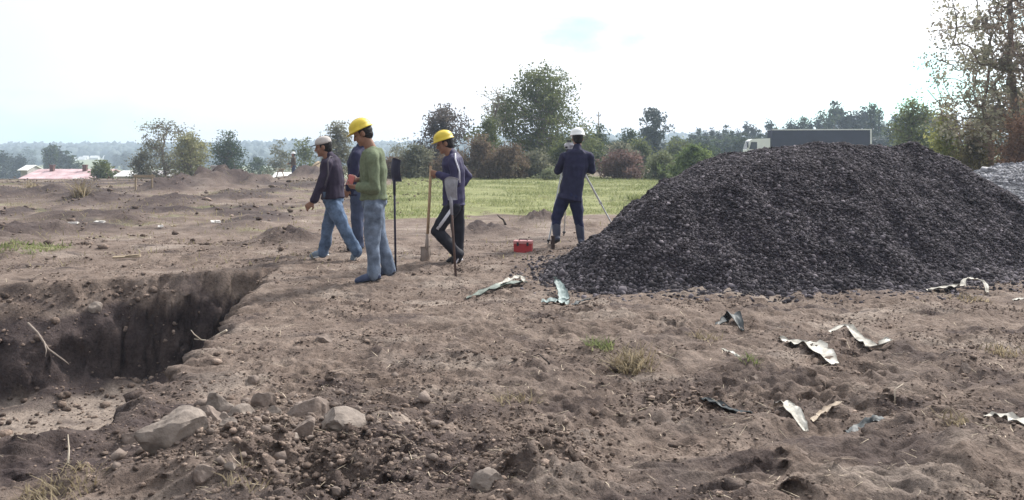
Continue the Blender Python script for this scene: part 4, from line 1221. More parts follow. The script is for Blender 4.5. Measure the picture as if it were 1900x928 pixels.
def person(loc, rz, label, P, top, trousers, shoes, hat=None, group=None, seed=0, yaw=0.0, voxel=0.0085, head_dir=(1, 0, 0), head_up=(0, 0, 1),
           top_len=-0.10, boots=False, stripes=False, topname='jacket', trim=None, sole=None, collar=True, skin_scale=1.0):
    root = empty('person', loc, rz); tag(root, label, 'person', group)
    fd = Vector(head_dir).normalized(); up = Vector(head_up); up = (up - fd * up.dot(fd)).normalized(); lt = up.cross(fd)
    hc = Vector(P['head']); Rm = Matrix((fd, lt, up)).transposed()
    nk = Vector(P['neck'])
    # --- one continuous body
    b = MB()
    torso(b, P, PROF, -0.022, yaw)
    for s in 'LR':
        limb(b, P['sh' + s], P['el' + s], P['wr' + s], (0.050, 0.042, 0.036, 0.037, 0.026))
        b.cone(nk - Vector((0, 0, 0.05)), P['sh' + s], 0.055, 0.052)
        limb(b, P['hip' + s], P['kn' + s], P['an' + s], (0.072, 0.066, 0.050, 0.050, 0.036))
        a_ = Vector(P['an' + s]); to = Vector(P['toe' + s]); b.cone(a_, to.lerp(a_, 0.35), 0.034, 0.026)
        wr = Vector(P['wr' + s]); fa = (wr - Vector(P['el' + s])).normalized()
        hd = Vector(P.get('hd' + s, fa)); hn = Vector(P.get('hn' + s, (0.2, -1 if s == 'L' else 1, 0)))
        hand(b, wr, hd, hn, P.get('th' + s, 1), P.get('curl' + s, 0.35), P.get('curl' + s, 0.35) > 0.6)
        b.cone(Vector(P['el' + s]).lerp(wr, 0.6), wr + hd.normalized() * 0.02, 0.032, 0.026)
    b.cone(nk - Vector((0, 0, 0.06)), hc - up * 0.05 - fd * 0.012, 0.062, 0.055)
    hd3 = lambda f, l_, u_: hc + fd * f + lt * l_ + up * u_
    b.ell(hd3(-0.012, 0, 0.022), (0.097, 0.076, 0.098), Rm)
    b.ell(hd3(0.028, 0, -0.042), (0.064, 0.060, 0.078), Rm)
    b.ell(hd3(0.060, 0, -0.092), (0.028, 0.034, 0.024), Rm)
    b.cone(hd3(0.084, 0, 0.012), hd3(0.103, 0, -0.028), 0.010, 0.0145)
    b.cone(hd3(0.070, 0.040, 0.022), hd3(0.070, -0.040, 0.022), 0.015, 0.015)
    b.cone(hd3(0.070, 0.012, -0.055), hd3(0.070, -0.012, -0.055), 0.018, 0.018)
    for sg in (1, -1):
        b.ell(hd3(0.050, 0.042 * sg, -0.028), (0.026, 0.022, 0.026), Rm)
        b.ell(hd3(-0.012, 0.079 * sg, -0.010), (0.021, 0.010, 0.033), Rm)
    link('body', remesh(b, 0.0075, 2), SKIN, root, smooth=True)
    for sg in (1, -1):
        MB().ell(hd3(0.0835, 0.031 * sg, 0.004), (0.006, 0.013, 0.0065), Rm).obj('eye', EYE, root, True)
    MB().ell(hd3(0.0875, 0, -0.056), (0.006, 0.024, 0.007), Rm).obj('lips', LIPS, root, True)
    h = MB().ell(hd3(-0.027, 0, 0.024), (0.094, 0.083, 0.100), Rm).ell(hd3(-0.045, 0, -0.028), (0.064, 0.068, 0.062), Rm)
    link('hair', remesh(h, 0.009, 2, 0.003, 40, seed), HAIR, root, smooth=True)
    # --- clothes
    c = MB()
    prof = [(top_len, PROF[1][1] + 0.012, PROF[1][2] + 0.012)] + [q for q in PROF if q[0] > top_len + 0.03]
    torso(c, P, prof, 0.016, yaw)
    for s in 'LR':
        wr = Vector(P['wr' + s]); el = Vector(P['el' + s])
        limb(c, P['sh' + s], el, wr + (el - wr).normalized() * 0.025, (0.062, 0.056, 0.052, 0.050, 0.041), 0.004)
        c.cone(nk - Vector((0, 0, 0.05)), P['sh' + s], 0.070, 0.066)
    if collar:
        cn = (hc - nk).normalized()
        c.cone(nk - cn * 0.03, nk + cn * 0.012, 0.075, 0.068)
    tmesh = remesh(c, 0.009, 2, 0.0135, 8.0, seed + 2)
    to_ = link(topname, tmesh, top, root, smooth=True)
    if trim:                                           # pale piping down the sleeve and over the shoulder
        tm = MB()
        for s in 'LR':
            sg = 1 if s == 'L' else -1
            a_, b_, w_ = Vector(P['sh' + s]), Vector(P['el' + s]), Vector(P['wr' + s])
            o1 = Vector((-0.02, sg * 0.060, 0.035)); o2 = Vector((-0.045, sg * 0.042, 0.0))
            tm.tube([nk + Vector((-0.035, sg * 0.05, 0.0)), a_.lerp(nk, 0.4) + Vector((-0.03, sg * 0.03, 0.065)), a_ + o1 * 1.05, a_.lerp(b_, 0.45) + o2 * 1.35, b_ + o2 * 1.15], [0.009, 0.010, 0.010, 0.009, 0.008])
        link('piping', tm.mesh('piping'), trim, to_, smooth=True)
    l_ = MB()
    pv = Vector(P['pelvis'])
    hl, hr = Vector(P['hipL']), Vector(P['hipR'])
    torso(l_, P, [(-0.18, 0.11, 0.09), (-0.1, 0.150, 0.115), (0.0, 0.155, 0.116), (0.16, 0.140, 0.106)], 0.012, yaw)
    for s in 'LR':
        cuff = Vector(P['an' + s]) - (Vector(P['an' + s]) - Vector(P['kn' + s])).normalized() * (0.22 if boots else -0.015)
        limb(l_, P['hip' + s], P['kn' + s], cuff, (0.094, 0.088, 0.070, 0.066, 0.060), 0.004)
    to2 = link('trousers', remesh(l_, 0.009, 2, 0.0145, 7.0, seed + 4, (1, 1, 0.75)), trousers, root, smooth=True)
    if stripes:
        for s in 'LR':
            sm = MB()
            sg = 1 if s == 'L' else -1
            a_, b_, w_ = Vector(P['hip' + s]), Vector(P['kn' + s]), Vector(P['an' + s])
            pts = [a_.lerp(b_, 0.05) + Vector((0, sg * 0.099, 0)), a_.lerp(b_, 0.5) + Vector((0, sg * 0.092, 0)), b_ + Vector((-0.01, sg * 0.074, 0.02))]
            dv = (b_ - a_).normalized(); lat = dv.cross(Vector((0, 1, 0))).normalized()
            rings = [(p, lat * 0.019, Vector((0, 0.008, 0))) for p in pts]
            sm.loft(rings)
            link('stripe', sm.mesh('stripe'), stripes, to2, smooth=True)
    for s in 'LR':
        a_ = Vector(P['an' + s]); to = Vector(P['toe' + s]); kn = Vector(P['kn' + s])
        ax = (to - a_); ax_h = Vector((ax.x, ax.y, 0)).normalized()
        heel = a_ + (a_ - to) * 0.22 + Vector((0, 0, -0.028)); ball = a_.lerp(to, 0.62)
        f = MB()
        if boots:
            f.cone(a_ + (kn - a_) * 0.74, a_ + (kn - a_) * 0.4, 0.066, 0.066); f.cone(a_ + (kn - a_) * 0.4, a_, 0.066, 0.052)
        f.cone(a_ + (kn - a_).normalized() * 0.03, a_, 0.048, 0.050)
        f.cone(heel, a_, 0.040, 0.050); f.cone(heel, ball, 0.038, 0.044); f.cone(ball, to, 0.044, 0.034); f.cone(a_, ball, 0.050, 0.038)
        so_ = link('boot' if boots else 'shoe', remesh(f, 0.010, 2), shoes, root, smooth=True)
        dn = -(ax.cross(Vector((0, 1, 0)) if abs(ax.y) < abs(ax.x) else Vector((1, 0, 0)))).normalized()
        if dn.z > 0: dn = -dn
        latv = ax.normalized().cross(dn)
        sm = MB(); e = ax.normalized()
        h0 = heel + dn * 0.030 - e * 0.03; t0 = to + dn * 0.026 + e * 0.03
        sm.loft([(h0, latv * 0.02, dn * 0.010), (h0 + e * 0.02, latv * 0.037, dn * 0.013), (h0.lerp(t0, 0.45), latv * 0.038, dn * 0.012), (h0.lerp(t0, 0.72), latv * 0.046, dn * 0.012), (t0 - e * 0.02, latv * 0.034, dn * 0.011), (t0, latv * 0.016, dn * 0.008)])
        link('sole', sm.mesh('sole'), sole or BLACK, so_, smooth=True)
    # --- headgear
    if hat:
        kind, hm_ = hat
        m = MB()
        e3 = lambda f, u_: hd3(f, 0, u_)
        if kind == 'hard_hat':
            for (z0, z1) in ((0, 1),):
                m.loft([(e3(0.012, 0.040), fd * 0.150, lt * 0.120), (e3(0.012, 0.047), fd * 0.151, lt * 0.121), (e3(-0.002, 0.054), fd * 0.126, lt * 0.107), (e3(-0.005, 0.085), fd * 0.123, lt * 0.105), (e3(-0.006, 0.115), fd * 0.113, lt * 0.096), (e3(-0.006, 0.142), fd * 0.088, lt * 0.075), (e3(-0.006, 0.158), fd * 0.050, lt * 0.043), (e3(-0.006, 0.163), fd * 0.008, lt * 0.008)])
                for oy in (-0.022, 0, 0.022):
                    pts = []
                    for a in np.linspace(25, 155, 9):
                        pts.append(hd3(-0.006 + 0.118 * math.cos(R(a)), oy, 0.058 + 0.103 * math.sin(R(a)) - abs(oy) * 0.1))
                    m.tube(pts, 0.008 if oy else 0.011)
        else:
            m.loft([(e3(-0.012, 0.035), fd * 0.105, lt * 0.088), (e3(-0.012, 0.060), fd * 0.106, lt * 0.088), (e3(-0.014, 0.095), fd * 0.098, lt * 0.081), (e3(-0.016, 0.122), fd * 0.070, lt * 0.06), (e3(-0.016, 0.134), fd * 0.03, lt * 0.025), (e3(-0.016, 0.136), fd * 0.004, lt * 0.004)])
        ho_ = link(kind, m.mesh(kind), hm_, root, smooth=True)
        if kind == 'cap':
            vz_ = MB().loft([(e3(0.075, 0.042), lt * 0.07, up * 0.006), (e3(0.110, 0.040), lt * 0.070, up * 0.006), (e3(0.145, 0.033), lt * 0.052, up * 0.005), (e3(0.163, 0.029), lt * 0.022, up * 0.004)])
            link('visor', vz_.mesh('visor'), mat('cap_visor', (0.06, 0.055, 0.055), 0.8, 0.2, 20), ho_, smooth=True)
    return root


def facing_left(px0, py0, Y):
    k = F0 / Y
    return lambda px, py, l=0.0: (((px0 - px) / k), l, (py0 - py) / k)


YEL = mat('yellow_helmet', (0.62, 0.47, 0.04), 0.5, 0.14, 14, spec=0.4)
WHH = mat('white_helmet', (0.80, 0.82, 0.82), 0.35, 0.04, 3, spec=0.5)
CAPM = mat('grey_cap', (0.46, 0.43, 0.41), 0.9, 0.15, 25)
NAVY = mat('navy_cloth', (0.022, 0.022, 0.055), 0.85, 0.3, 9)
NAVY2 = mat('navy_track_top', (0.030, 0.026, 0.075), 0.7, 0.3, 7, spec=0.35)
PLUM = mat('plum_jacket', (0.030, 0.022, 0.042), 0.85, 0.3, 8)
GREENK = mat('green_knit', (0.145, 0.175, 0.110), 0.95, 0.22, 30, bump=0.4, bscale=140)
JEAN = mat('blue_jeans', (0.055, 0.090, 0.165), 0.95, 0.45, 8, col2=(0.11, 0.16, 0.245), bump=0.5, bscale=25)
JEAN2 = mat('faded_jeans', (0.090, 0.115, 0.165), 0.95, 0.40, 9, col2=(0.14, 0.175, 0.235), bump=0.5, bscale=25)
JEAN3 = mat('dark_jeans', (0.05, 0.065, 0.115), 0.9, 0.3, 6)
BLUET = mat('work_trousers', (0.018, 0.022, 0.065), 0.85, 0.3, 8)
BLKT = mat('black_tracksuit', (0.012, 0.012, 0.020), 0.7, 0.3, 8)
SHOEB = mat('blue_shoe', (0.05, 0.065, 0.12), 0.6, 0.25, 10)
SHOED = mat('dark_shoe', (0.02, 0.018, 0.02), 0.5, 0.25, 10)
SHOEL = mat('light_shoe', (0.17, 0.21, 0.26), 0.6, 0.25, 10)
BOOT = mat('rubber_boot', (0.035, 0.04, 0.075), 0.35, 0.2, 6, spec=0.5)
PIPE = mat('white_piping', (0.6, 0.6, 0.66), 0.8, 0.1, 10)

# man in the green sweater (near side is his left)
Y3 = 9.36; x3 = (700 - 950) / F0 * Y3; q = facing_left(700, 527, Y3)
z3 = gz(x3, Y3)
P3 = dict(head=q(673, 252, 0.02), neck=q(692, 277), chest=q(693, 318), pelvis=q(694, 372),
          shL=q(697, 297, 0.185), shR=q(692, 297, -0.185), elL=q(703, 352, 0.225), elR=q(690, 345, -0.23), wrL=q(666, 350, 0.12), wrR=q(664, 338, -0.07),
          hipL=q(696, 388, 0.095), hipR=q(692, 388, -0.09), knL=q(693, 450, 0.105), knR=q(702, 448, -0.10), anL=q(697, 511, 0.115), anR=q(719, 505, -0.12), toeL=q(668, 521, 0.15), toeR=q(694, 514, -0.15),
          hdL=(0.9, -0.35, 0.05), hnL=(0.0, -0.6, 0.8), curlL=0.55, hdR=(0.9, 0.25, 0.02), hnR=(0, 0.5, 0.85), curlR=0.55)
person((x3, Y3, z3), R(180), 'man in a green sweater, faded jeans and yellow helmet standing in profile', P3, GREENK, JEAN2, SHOEB, ('hard_hat', YEL), seed=1, head_dir=(0.86, 0.05, -0.42), head_up=(0.4, 0, 0.9), topname='sweater', collar=False, top_len=-0.02)
hp = Vector((x3, Y3, z3)) + Matrix.Rotation(R(180), 3, 'Z') @ (Vector(q(652, 339, 0.03)))
o = MB().box((0, 0, 0), (0.06, 0.035, 0.10), Matrix.Rotation(R(20), 3, 'Y')).box((0.012, 0, 0.045), (0.062, 0.037, 0.022), Matrix.Rotation(R(20), 3, 'Y')).obj('packet', mat('pink_packet', (0.62, 0.20, 0.18), 0.6, 0.1, 6))
o.location = hp; tag(o, 'small red packet held in the hands of the man in green', 'packet')

# walking man with the cap
Y1 = 11.2; x1 = (632 - 950) / F0 * Y1; q = facing_left(632, 489, Y1)
P1 = dict(head=q(600, 281, 0.02), neck=q(613, 300), chest=q(615, 332), pelvis=q(618, 374),
          shL=q(612, 313, 0.17), shR=q(618, 313, -0.17), elL=q(603, 352, 0.22), elR=q(624, 350, -0.21), wrL=q(588, 381, 0.22), wrR=q(622, 384, -0.22),
          hipL=q(620, 386, 0.085), hipR=q(616, 386, -0.085), knL=q(641, 430, 0.10), knR=q(606, 434, -0.09), anL=q(664, 473, 0.10), anR=q(597, 477, -0.09), toeL=q(657, 487, 0.10), toeR=q(576, 484, -0.09),
          curlL=0.4, curlR=0.4, hdL=(0.75, 0, -0.65), hnL=(-0.3, -1, 0))
person((x1, Y1, gz(x1, Y1) + 0.0), R(180), 'man in a grey cap, plum dark jacket and blue jeans walking to the left', P1, PLUM, JEAN, SHOEL, ('cap', CAPM), seed=2, head_dir=(0.95, 0.08, -0.2), trim=mat('grey_piping', (0.085, 0.075, 0.09), 0.8, 0.1, 10), sole=WHITE, top_len=-0.03)

# man half hidden behind the green sweater
Y2 = 12.4; x2_ = (668 - 950) / F0 * Y2; q = facing_left(668, 465, Y2)
P2 = dict(head=q(672, 253, 0.0), neck=q(671, 275), chest=q(663, 308), pelvis=q(664, 355),
          shL=q(665, 290, 0.18), shR=q(663, 290, -0.18), elL=q(662, 325, 0.23), elR=q(655, 325, -0.23), wrL=q(650, 352, 0.18), wrR=q(646, 345, -0.15),
          hipL=q(666, 362, 0.085), hipR=q(664, 362, -0.085), knL=q(664, 410, 0.09), knR=q(662, 410, -0.09), anL=q(668, 455, 0.1), anR=q(662, 455, -0.1), toeL=q(650, 462, 0.12), toeR=q(644, 462, -0.12), curlL=0.4, curlR=0.4)
person((x2_, Y2, gz(x2_, Y2)), R(180), 'man in a dark navy jacket and jeans mostly hidden behind the green sweater', P2, NAVY, JEAN3, SHOED, None, seed=3, head_dir=(0.9, -0.2, -0.3))

# man in the tracksuit with the yellow helmet
Y4 = 11.0; x4 = (843 - 950) / F0 * Y4; q = facing_left(843, 491, Y4)
P4 = dict(head=q(825, 267, 0.02), neck=q(838, 287), chest=q(842, 322), pelvis=q(842, 372),
          shL=q(844, 301, 0.175), shR=q(843, 301, -0.175), elL=q(848, 338, 0.24), elR=q(865, 330, -0.30), wrL=q(814, 322, 0.16), wrR=q(846, 352, -0.20),
          hipL=q(842, 384, 0.085), hipR=q(845, 384, -0.085), knL=q(812, 427, 0.10), knR=q(849, 433, -0.09), anL=q(850, 469, 0.10), anR=q(848, 479, -0.09), toeL=q(843, 485, 0.11), toeR=q(831, 488, -0.10),
          hdL=(1, -0.25, 0.05), hnL=(0.0, -1, 0.1), curlL=0.75, curlR=0.4)
person((x4, Y4, gz(x4, Y4)), R(180), 'man in a navy tracksuit and yellow helmet resting a hand on a shovel handle', P4, NAVY2, BLKT, SHOED, ('hard_hat', YEL), seed=4, head_dir=(0.93, 0.1, -0.3), head_up=(0.2, 0, 1), trim=PIPE, stripes=PIPE, sole=PIPE)

# surveyor, back to the camera
Y5 = 13.2; x5 = (1055 - 950) / F0 * Y5; k5_ = F0 / Y5


def q5(px, py, f=0.0): return (f, (1055 - px) / k5_, (457 - py) / k5_)


P5 = dict(head=q5(1072, 258, 0.05), neck=q5(1071, 277, 0.0), chest=q5(1068, 310, 0.0), pelvis=q5(1059, 358, -0.03),
          shL=q5(1046, 293, 0), shR=q5(1094, 293, 0), elL=q5(1036, 318, 0.10), elR=q5(1099, 318, 0.08), wrL=q5(1050, 300, 0.30), wrR=q5(1082, 306, 0.30),
          hipL=q5(1047, 366), hipR=q5(1067, 366), knL=q5(1032, 408, 0.05), knR=q5(1074, 408, 0.02), anL=q5(1033, 442, -0.02), anR=q5(1078, 447, -0.02), toeL=q5(1026, 451, 0.13), toeR=q5(1083, 452, 0.15), curlL=0.5, curlR=0.5)
person((x5, Y5, gz(x5, Y5)), R(90), 'surveyor in a white helmet and navy work clothes seen from behind at the tripod', P5, NAVY, BLUET, BOOT, ('hard_hat', WHH), seed=5, head_dir=(0.97, 0.12, -0.12), boots=True, top_len=-0.16)

# distant worker
Y6 = 53.0; x6 = (545 - 950) / F0 * Y6
P6 = dict(head=(0.03, 0, 1.60), neck=(0, 0, 1.45), chest=(0.02, 0, 1.25), pelvis=(0, 0, 0.93), shL=(0, 0.18, 1.38), shR=(0, -0.18, 1.38), elL=(-0.04, 0.24, 1.12), elR=(0.02, -0.24, 1.12), wrL=(0.12, 0.24, 0.92), wrR=(0.24, -0.2, 1.05),
          hipL=(0, 0.09, 0.9), hipR=(0, -0.09, 0.9), knL=(0.02, 0.1, 0.48), knR=(0.03, -0.1, 0.48), anL=(-0.02, 0.11, 0.09), anR=(0.02, -0.11, 0.09), toeL=(0.14, 0.14, 0.04), toeR=(0.18, -0.14, 0.04))
person((x6, Y6, gz(x6, Y6)), R(200), 'distant worker in a white helmet and drab clothes beside the tan sand heap', P6, mat('dark_work_jacket', (0.11, 0.09, 0.075), 0.9, 0.2, 8), JEAN3, SHOED, ('hard_hat', WHH), seed=6)

# ================================================================== tools and instruments
IRON = mat('dark_iron', (0.030, 0.030, 0.055), 0.55, 0.25, 14, metal=0.3)
IRON2 = mat('worn_steel', (0.30, 0.30, 0.34), 0.55, 0.25, 14, metal=0.1)


def blade_mesh(mb, w0, w1, ln, z0, sgn, tip=0.0, curve=0.035, th=0.005):
    """dished shovel blade from the socket (z0) along sgn*z"""
    nu, nv = 9, 10; vs = []; idx = {}
    for side in (0, 1):
        for j in range(nv):
            t = j / (nv - 1); w = (w0 + (w1 - w0) * t) / 2
            for i in range(nu):
                u = -1 + 2 * i / (nu - 1)
                zz = z0 + sgn * (ln * t - tip * u * u * t * t * t)
                vs.append((u * w, curve * u * u - 0.02 * math.sin(t * 3.0) + (th if side else 0), zz)); idx[(side, j, i)] = len(vs) - 1
    fs = []
    for j in range(nv - 1):
        for i in range(nu - 1):
            fs.append((idx[0, j, i], idx[0, j, i + 1], idx[0, j + 1, i + 1], idx[0, j + 1, i])); fs.append((idx[1, j, i], idx[1, j + 1, i], idx[1, j + 1, i + 1], idx[1, j, i + 1]))
    rim = [(j, 0) for j in range(nv)] + [(nv - 1, i) for i in range(1, nu)] + [(j, nu - 1) for j in range(nv - 2, -1, -1)] + [(0, i) for i in range(nu - 2, 0, -1)]
    for k in range(len(rim)):
        a, b = rim[k], rim[(k + 1) % len(rim)]
        fs.append((idx[(0,) + a], idx[(1,) + a], idx[(1,) + b], idx[(0,) + b]))
    mb.add(vs, fs)


def shovel(p0, p1, yaw, label, hm, bm_, w0, w1, bl, r=0.016, blade_up=True, grip=False):
    """p0: lower end in the ground, p1: upper end"""
    p0, p1 = Vector(p0), Vector(p1); L = (p1 - p0).length
    t = empty('shovel', p0); tag(t, label, 'shovel', None)
    t.rotation_mode = 'QUATERNION'
    t.rotation_quaternion = (p1 - p0).to_track_quat('Z', 'Y') @ Matrix.Rotation(yaw, 3, 'Z').to_quaternion()
    if blade_up:
        MB().tube([(0, 0, -0.08), (0, 0, L * 0.4), (0, 0, L - bl + 0.02)], [r, r * 0.95, r]).obj('handle', hm, t, True)
        b = MB(); blade_mesh(b, w0, w1, bl, L - bl, 1, 0.03); bo = b.obj('blade', bm_, t, True)
        MB().tube([(0, 0, L - bl - 0.16), (0, 0, L - bl), (0, 0.004, L - bl + 0.09)], [r * 1.15, r * 1.35, r * 0.5]).obj('socket', bm_, t, True)
    else:
        MB().tube([(0, 0, bl - 0.02), (0.004, 0, L * 0.6), (0, 0, L)], [r, r * 0.98, r * 0.95]).obj('handle', hm, t, True)
        b = MB(); blade_mesh(b, w0, w1, bl, bl, -1, 0.05); b.obj('blade', bm_, t, True)
        MB().tube([(0, 0, bl + 0.16), (0, 0, bl), (0, 0.004, bl - 0.09)], [r * 1.15, r * 1.35, r * 0.5]).obj('socket', bm_, t, True)
    return t


def stand(px, py_base, px_top, py_top):
    Y = gy(py_base); x = (px - 950) / F0 * Y
    zb = gz(x, Y)
    return (x, Y, zb), ((px_top - 950) / F0 * Y, Y, CAMZ - (py_top - HOR) / F0 * Y)


a, b = stand(734, 505, 731, 293)
shovel(a, b, R(34), 'shovel stuck upside down in the earth, dark blade up, behind the green sweater', IRON, IRON, 0.235, 0.215, 0.275, 0.013)
a, b = stand(846, 517, 834, 328)
shovel(a, b, R(60), 'shovel stuck upside down in the earth with a pale steel blade up', mat('brown_handle', (0.10, 0.065, 0.055), 0.7, 0.25, 14), IRON2, 0.12, 0.185, 0.26, 0.014)
a, b = stand(791, 465, 801, 308)
HX = Vector((x4, Y4, gz(x4, Y4))) + Matrix.Rotation(R(180), 3, 'Z') @ Vector(P4['wrL']) + Vector((-0.085, 0.02, 0.0))
b = (HX.x + 0.0, HX.y, HX.z + 0.09)
a = (HX.x - 0.07, HX.y + 0.12, gz(HX.x - 0.07, HX.y + 0.12) - 0.03)
shovel(a, b, R(10), 'wooden handled shovel held upright by the man in the tracksuit', WOODH, mat('dusty_steel', (0.30, 0.25, 0.22), 0.8, 0.2, 14, metal=0.2), 0.14, 0.15, 0.22, 0.018, blade_up=False)

# tripod with the levelling instrument
apex = px2(1057, 282, 13.68)
t = empty('survey_tripod', (apex.x, apex.y, gz(apex.x, apex.y))); tag(t, 'aluminium surveying tripod with spread legs in front of the surveyor', 'tripod')
ALU = mat('aluminium', (0.58, 0.59, 0.60), 0.4, 0.1, 8, metal=0.5)
hz_ = apex.z - t.location.z
MB().loft([((0, 0, hz_ - 0.05), (0.075, 0, 0), (0, 0.075, 0)), ((0, 0, hz_ - 0.02), (0.085, 0, 0), (0, 0.085, 0)), ((0, 0, hz_), (0.08, 0, 0), (0, 0.08, 0))]).obj('head_plate', ALU, t)
for fx, fy in (((1046 - 950) / F0 * 14.3, 14.3), ((1154 - 950) / F0 * 13.8, 13.8), ((1016 - 950) / F0 * 13.35, 13.35)):
    fz = gz(fx, fy) - t.location.z - 0.03
    foot = Vector((fx - apex.x, fy - apex.y, fz)); topp = Vector((0, 0, hz_ - 0.03)) + (foot.normalized() * 0.07) * Vector((1, 1, 0))
    m = MB(); d = foot - topp; s_ = d.cross(Vector((0, 0, 1))).normalized() * 0.022
    m.tube([topp + s_, topp + d * 0.55 + s_], 0.011); m.tube([topp - s_, topp + d * 0.55 - s_], 0.011); m.tube([topp + d * 0.5, topp + d * 0.97], 0.012)
    m.tube([topp + d * 0.55 - s_ * 1.4, topp + d * 0.55 + s_ * 1.4], 0.02); m.tube([topp + d * 0.28 - s_, topp + d * 0.28 + s_], 0.01)
    lg = m.obj('leg', ALU, t)
    MB().tube([topp + d * 0.95, foot], [0.016, 0.004]).box(topp + d * 0.94, (0.05, 0.05, 0.02)).obj('foot_spike', DARKP, lg)
t2 = empty('levelling_instrument', (apex.x, apex.y, apex.z), R(20)); tag(t2, 'grey levelling telescope on the tripod beside the surveyor head', 'instrument')
GREYI = mat('instrument_grey', (0.42, 0.42, 0.46), 0.5, 0.15, 10)
MB().loft([((0, 0, 0.002), (0.055, 0, 0), (0, 0.055, 0)), ((0, 0, 0.03), (0.06, 0, 0), (0, 0.06, 0)), ((0, 0, 0.045), (0.04, 0, 0), (0, 0.04, 0))]).obj('base', DARKP, t2)
MB().box((0, 0, 0.095), (0.085, 0.13, 0.10), taper=0.85).obj('housing', GREYI, t2)
MB().tube([(0, -0.14, 0.10), (0, -0.05, 0.10), (0, 0.06, 0.10), (0, 0.14, 0.10)], [0.018, 0.024, 0.032, 0.036]).obj('telescope', GREYI, t2, True)
MB().box((0, 0.02, 0.165), (0.02, 0.10, 0.03)).obj('sight', DARKP, t2)
for sx in (-1, 1): MB().tube([(sx * 0.04, 0, 0.07), (sx * 0.07, 0, 0.07)], 0.016).obj('knob', DARKP, t2)

# red instrument case
Yc = 12.6; xc = (971 - 950) / F0 * Yc
t = empty('red_case', (xc, Yc, gz(xc, Yc)), R(-8)); tag(t, 'small red carrying case on the earth left of the surveyor', 'case')
REDC = mat('red_plastic', (0.46, 0.045, 0.05), 0.45, 0.15, 5, spec=0.4)
MB().box((0, 0, 0.065), (0.25, 0.15, 0.14), taper=1.04).obj('case_body', REDC, t)
MB().box((0, 0, 0.155), (0.265, 0.165, 0.036)).obj('lid', mat('pale_red_plastic', (0.62, 0.28, 0.27), 0.5, 0.1, 5), t)
MB().tube([(-0.06, -0.02, 0.172), (-0.05, -0.02, 0.195), (0.05, -0.02, 0.195), (0.06, -0.02, 0.172)], 0.008).obj('handle', DARKP, t)
for sx in (-0.07, 0.07): MB().box((sx, -0.082, 0.13), (0.03, 0.014, 0.05)).obj('latch', DARKP, t)
# peg and pale stake by the surveyor's boot
a = at(1026, 12.9)
o = MB().box((0, 0, 0.05), (0.05, 0.05, 0.22), taper=0.9).box((0, 0, 0.165), (0.058, 0.058, 0.02)).obj('survey_peg', mat('peg_wood', (0.07, 0.05, 0.045), 0.9, 0.2, 10)); o.location = a
tag(o, 'short dark peg driven into the earth in front of the surveyor', 'peg')

# ================================================================== rocks
ROCK = mat('pale_rock', (0.170, 0.140, 0.121), 0.95, 0.30, 7, bump=1.0, bscale=30, col2=(0.245, 0.208, 0.180))
ROCKB = mat('brown_rock', (0.135, 0.106, 0.090), 0.95, 0.32, 7, bump=1.0, bscale=30, col2=(0.205, 0.165, 0.142))
rk = ico(4)


def rock(px0, py0, px1, py1, label, m, seed, lie=0.8, depth=0.8, cuts=9, rz=None, group='stones dug out beside the pit', name='rock'):
    """one broken stone filling the pixel box, resting on the ground at its lower edge"""
    r = np.random.RandomState(seed)
    Yb = gy(py1 - (py1 - py0) * 0.12); w = (px1 - px0) / F0 * Yb; h = (py1 - py0) / F0 * Yb * lie
    v = rk[0].copy()
    for k in range(cuts):
        n = r.normal(size=3); n /= np.linalg.norm(n); dd = r.uniform(0.48, 0.86)
        t = v @ n; over = np.maximum(t - dd, 0); v -= over[:, None] * n[None]
    v += (0.06 * noise3(v, 2.6, seed) + 0.035 * noise3(v, 6, seed + 3) + 0.016 * noise3(v, 15, seed + 5))[:, None] * rk[0]
    v = v / (v.max(0) - v.min(0)) * np.array([w, w * depth, h * 1.65])
    v -= (v.max(0) + v.min(0)) / 2
    o = link(name, np_mesh(name, v, rk[1]), m, smooth=False)
    me = o.data; me.polygons.foreach_set('use_smooth', [True] * len(me.polygons))
    me.set_sharp_from_angle(angle=R(24))
    x = ((px0 + px1) / 2 - 950) / F0 * Yb; y = Yb + w * depth * 0.30
    o.location = (x, y, gz(x, y) - h * 0.07)
    o.rotation_euler = (0, 0, r.uniform(-0.35, 0.35) if rz is None else rz)
    return tag(o, label, 'rock', group)


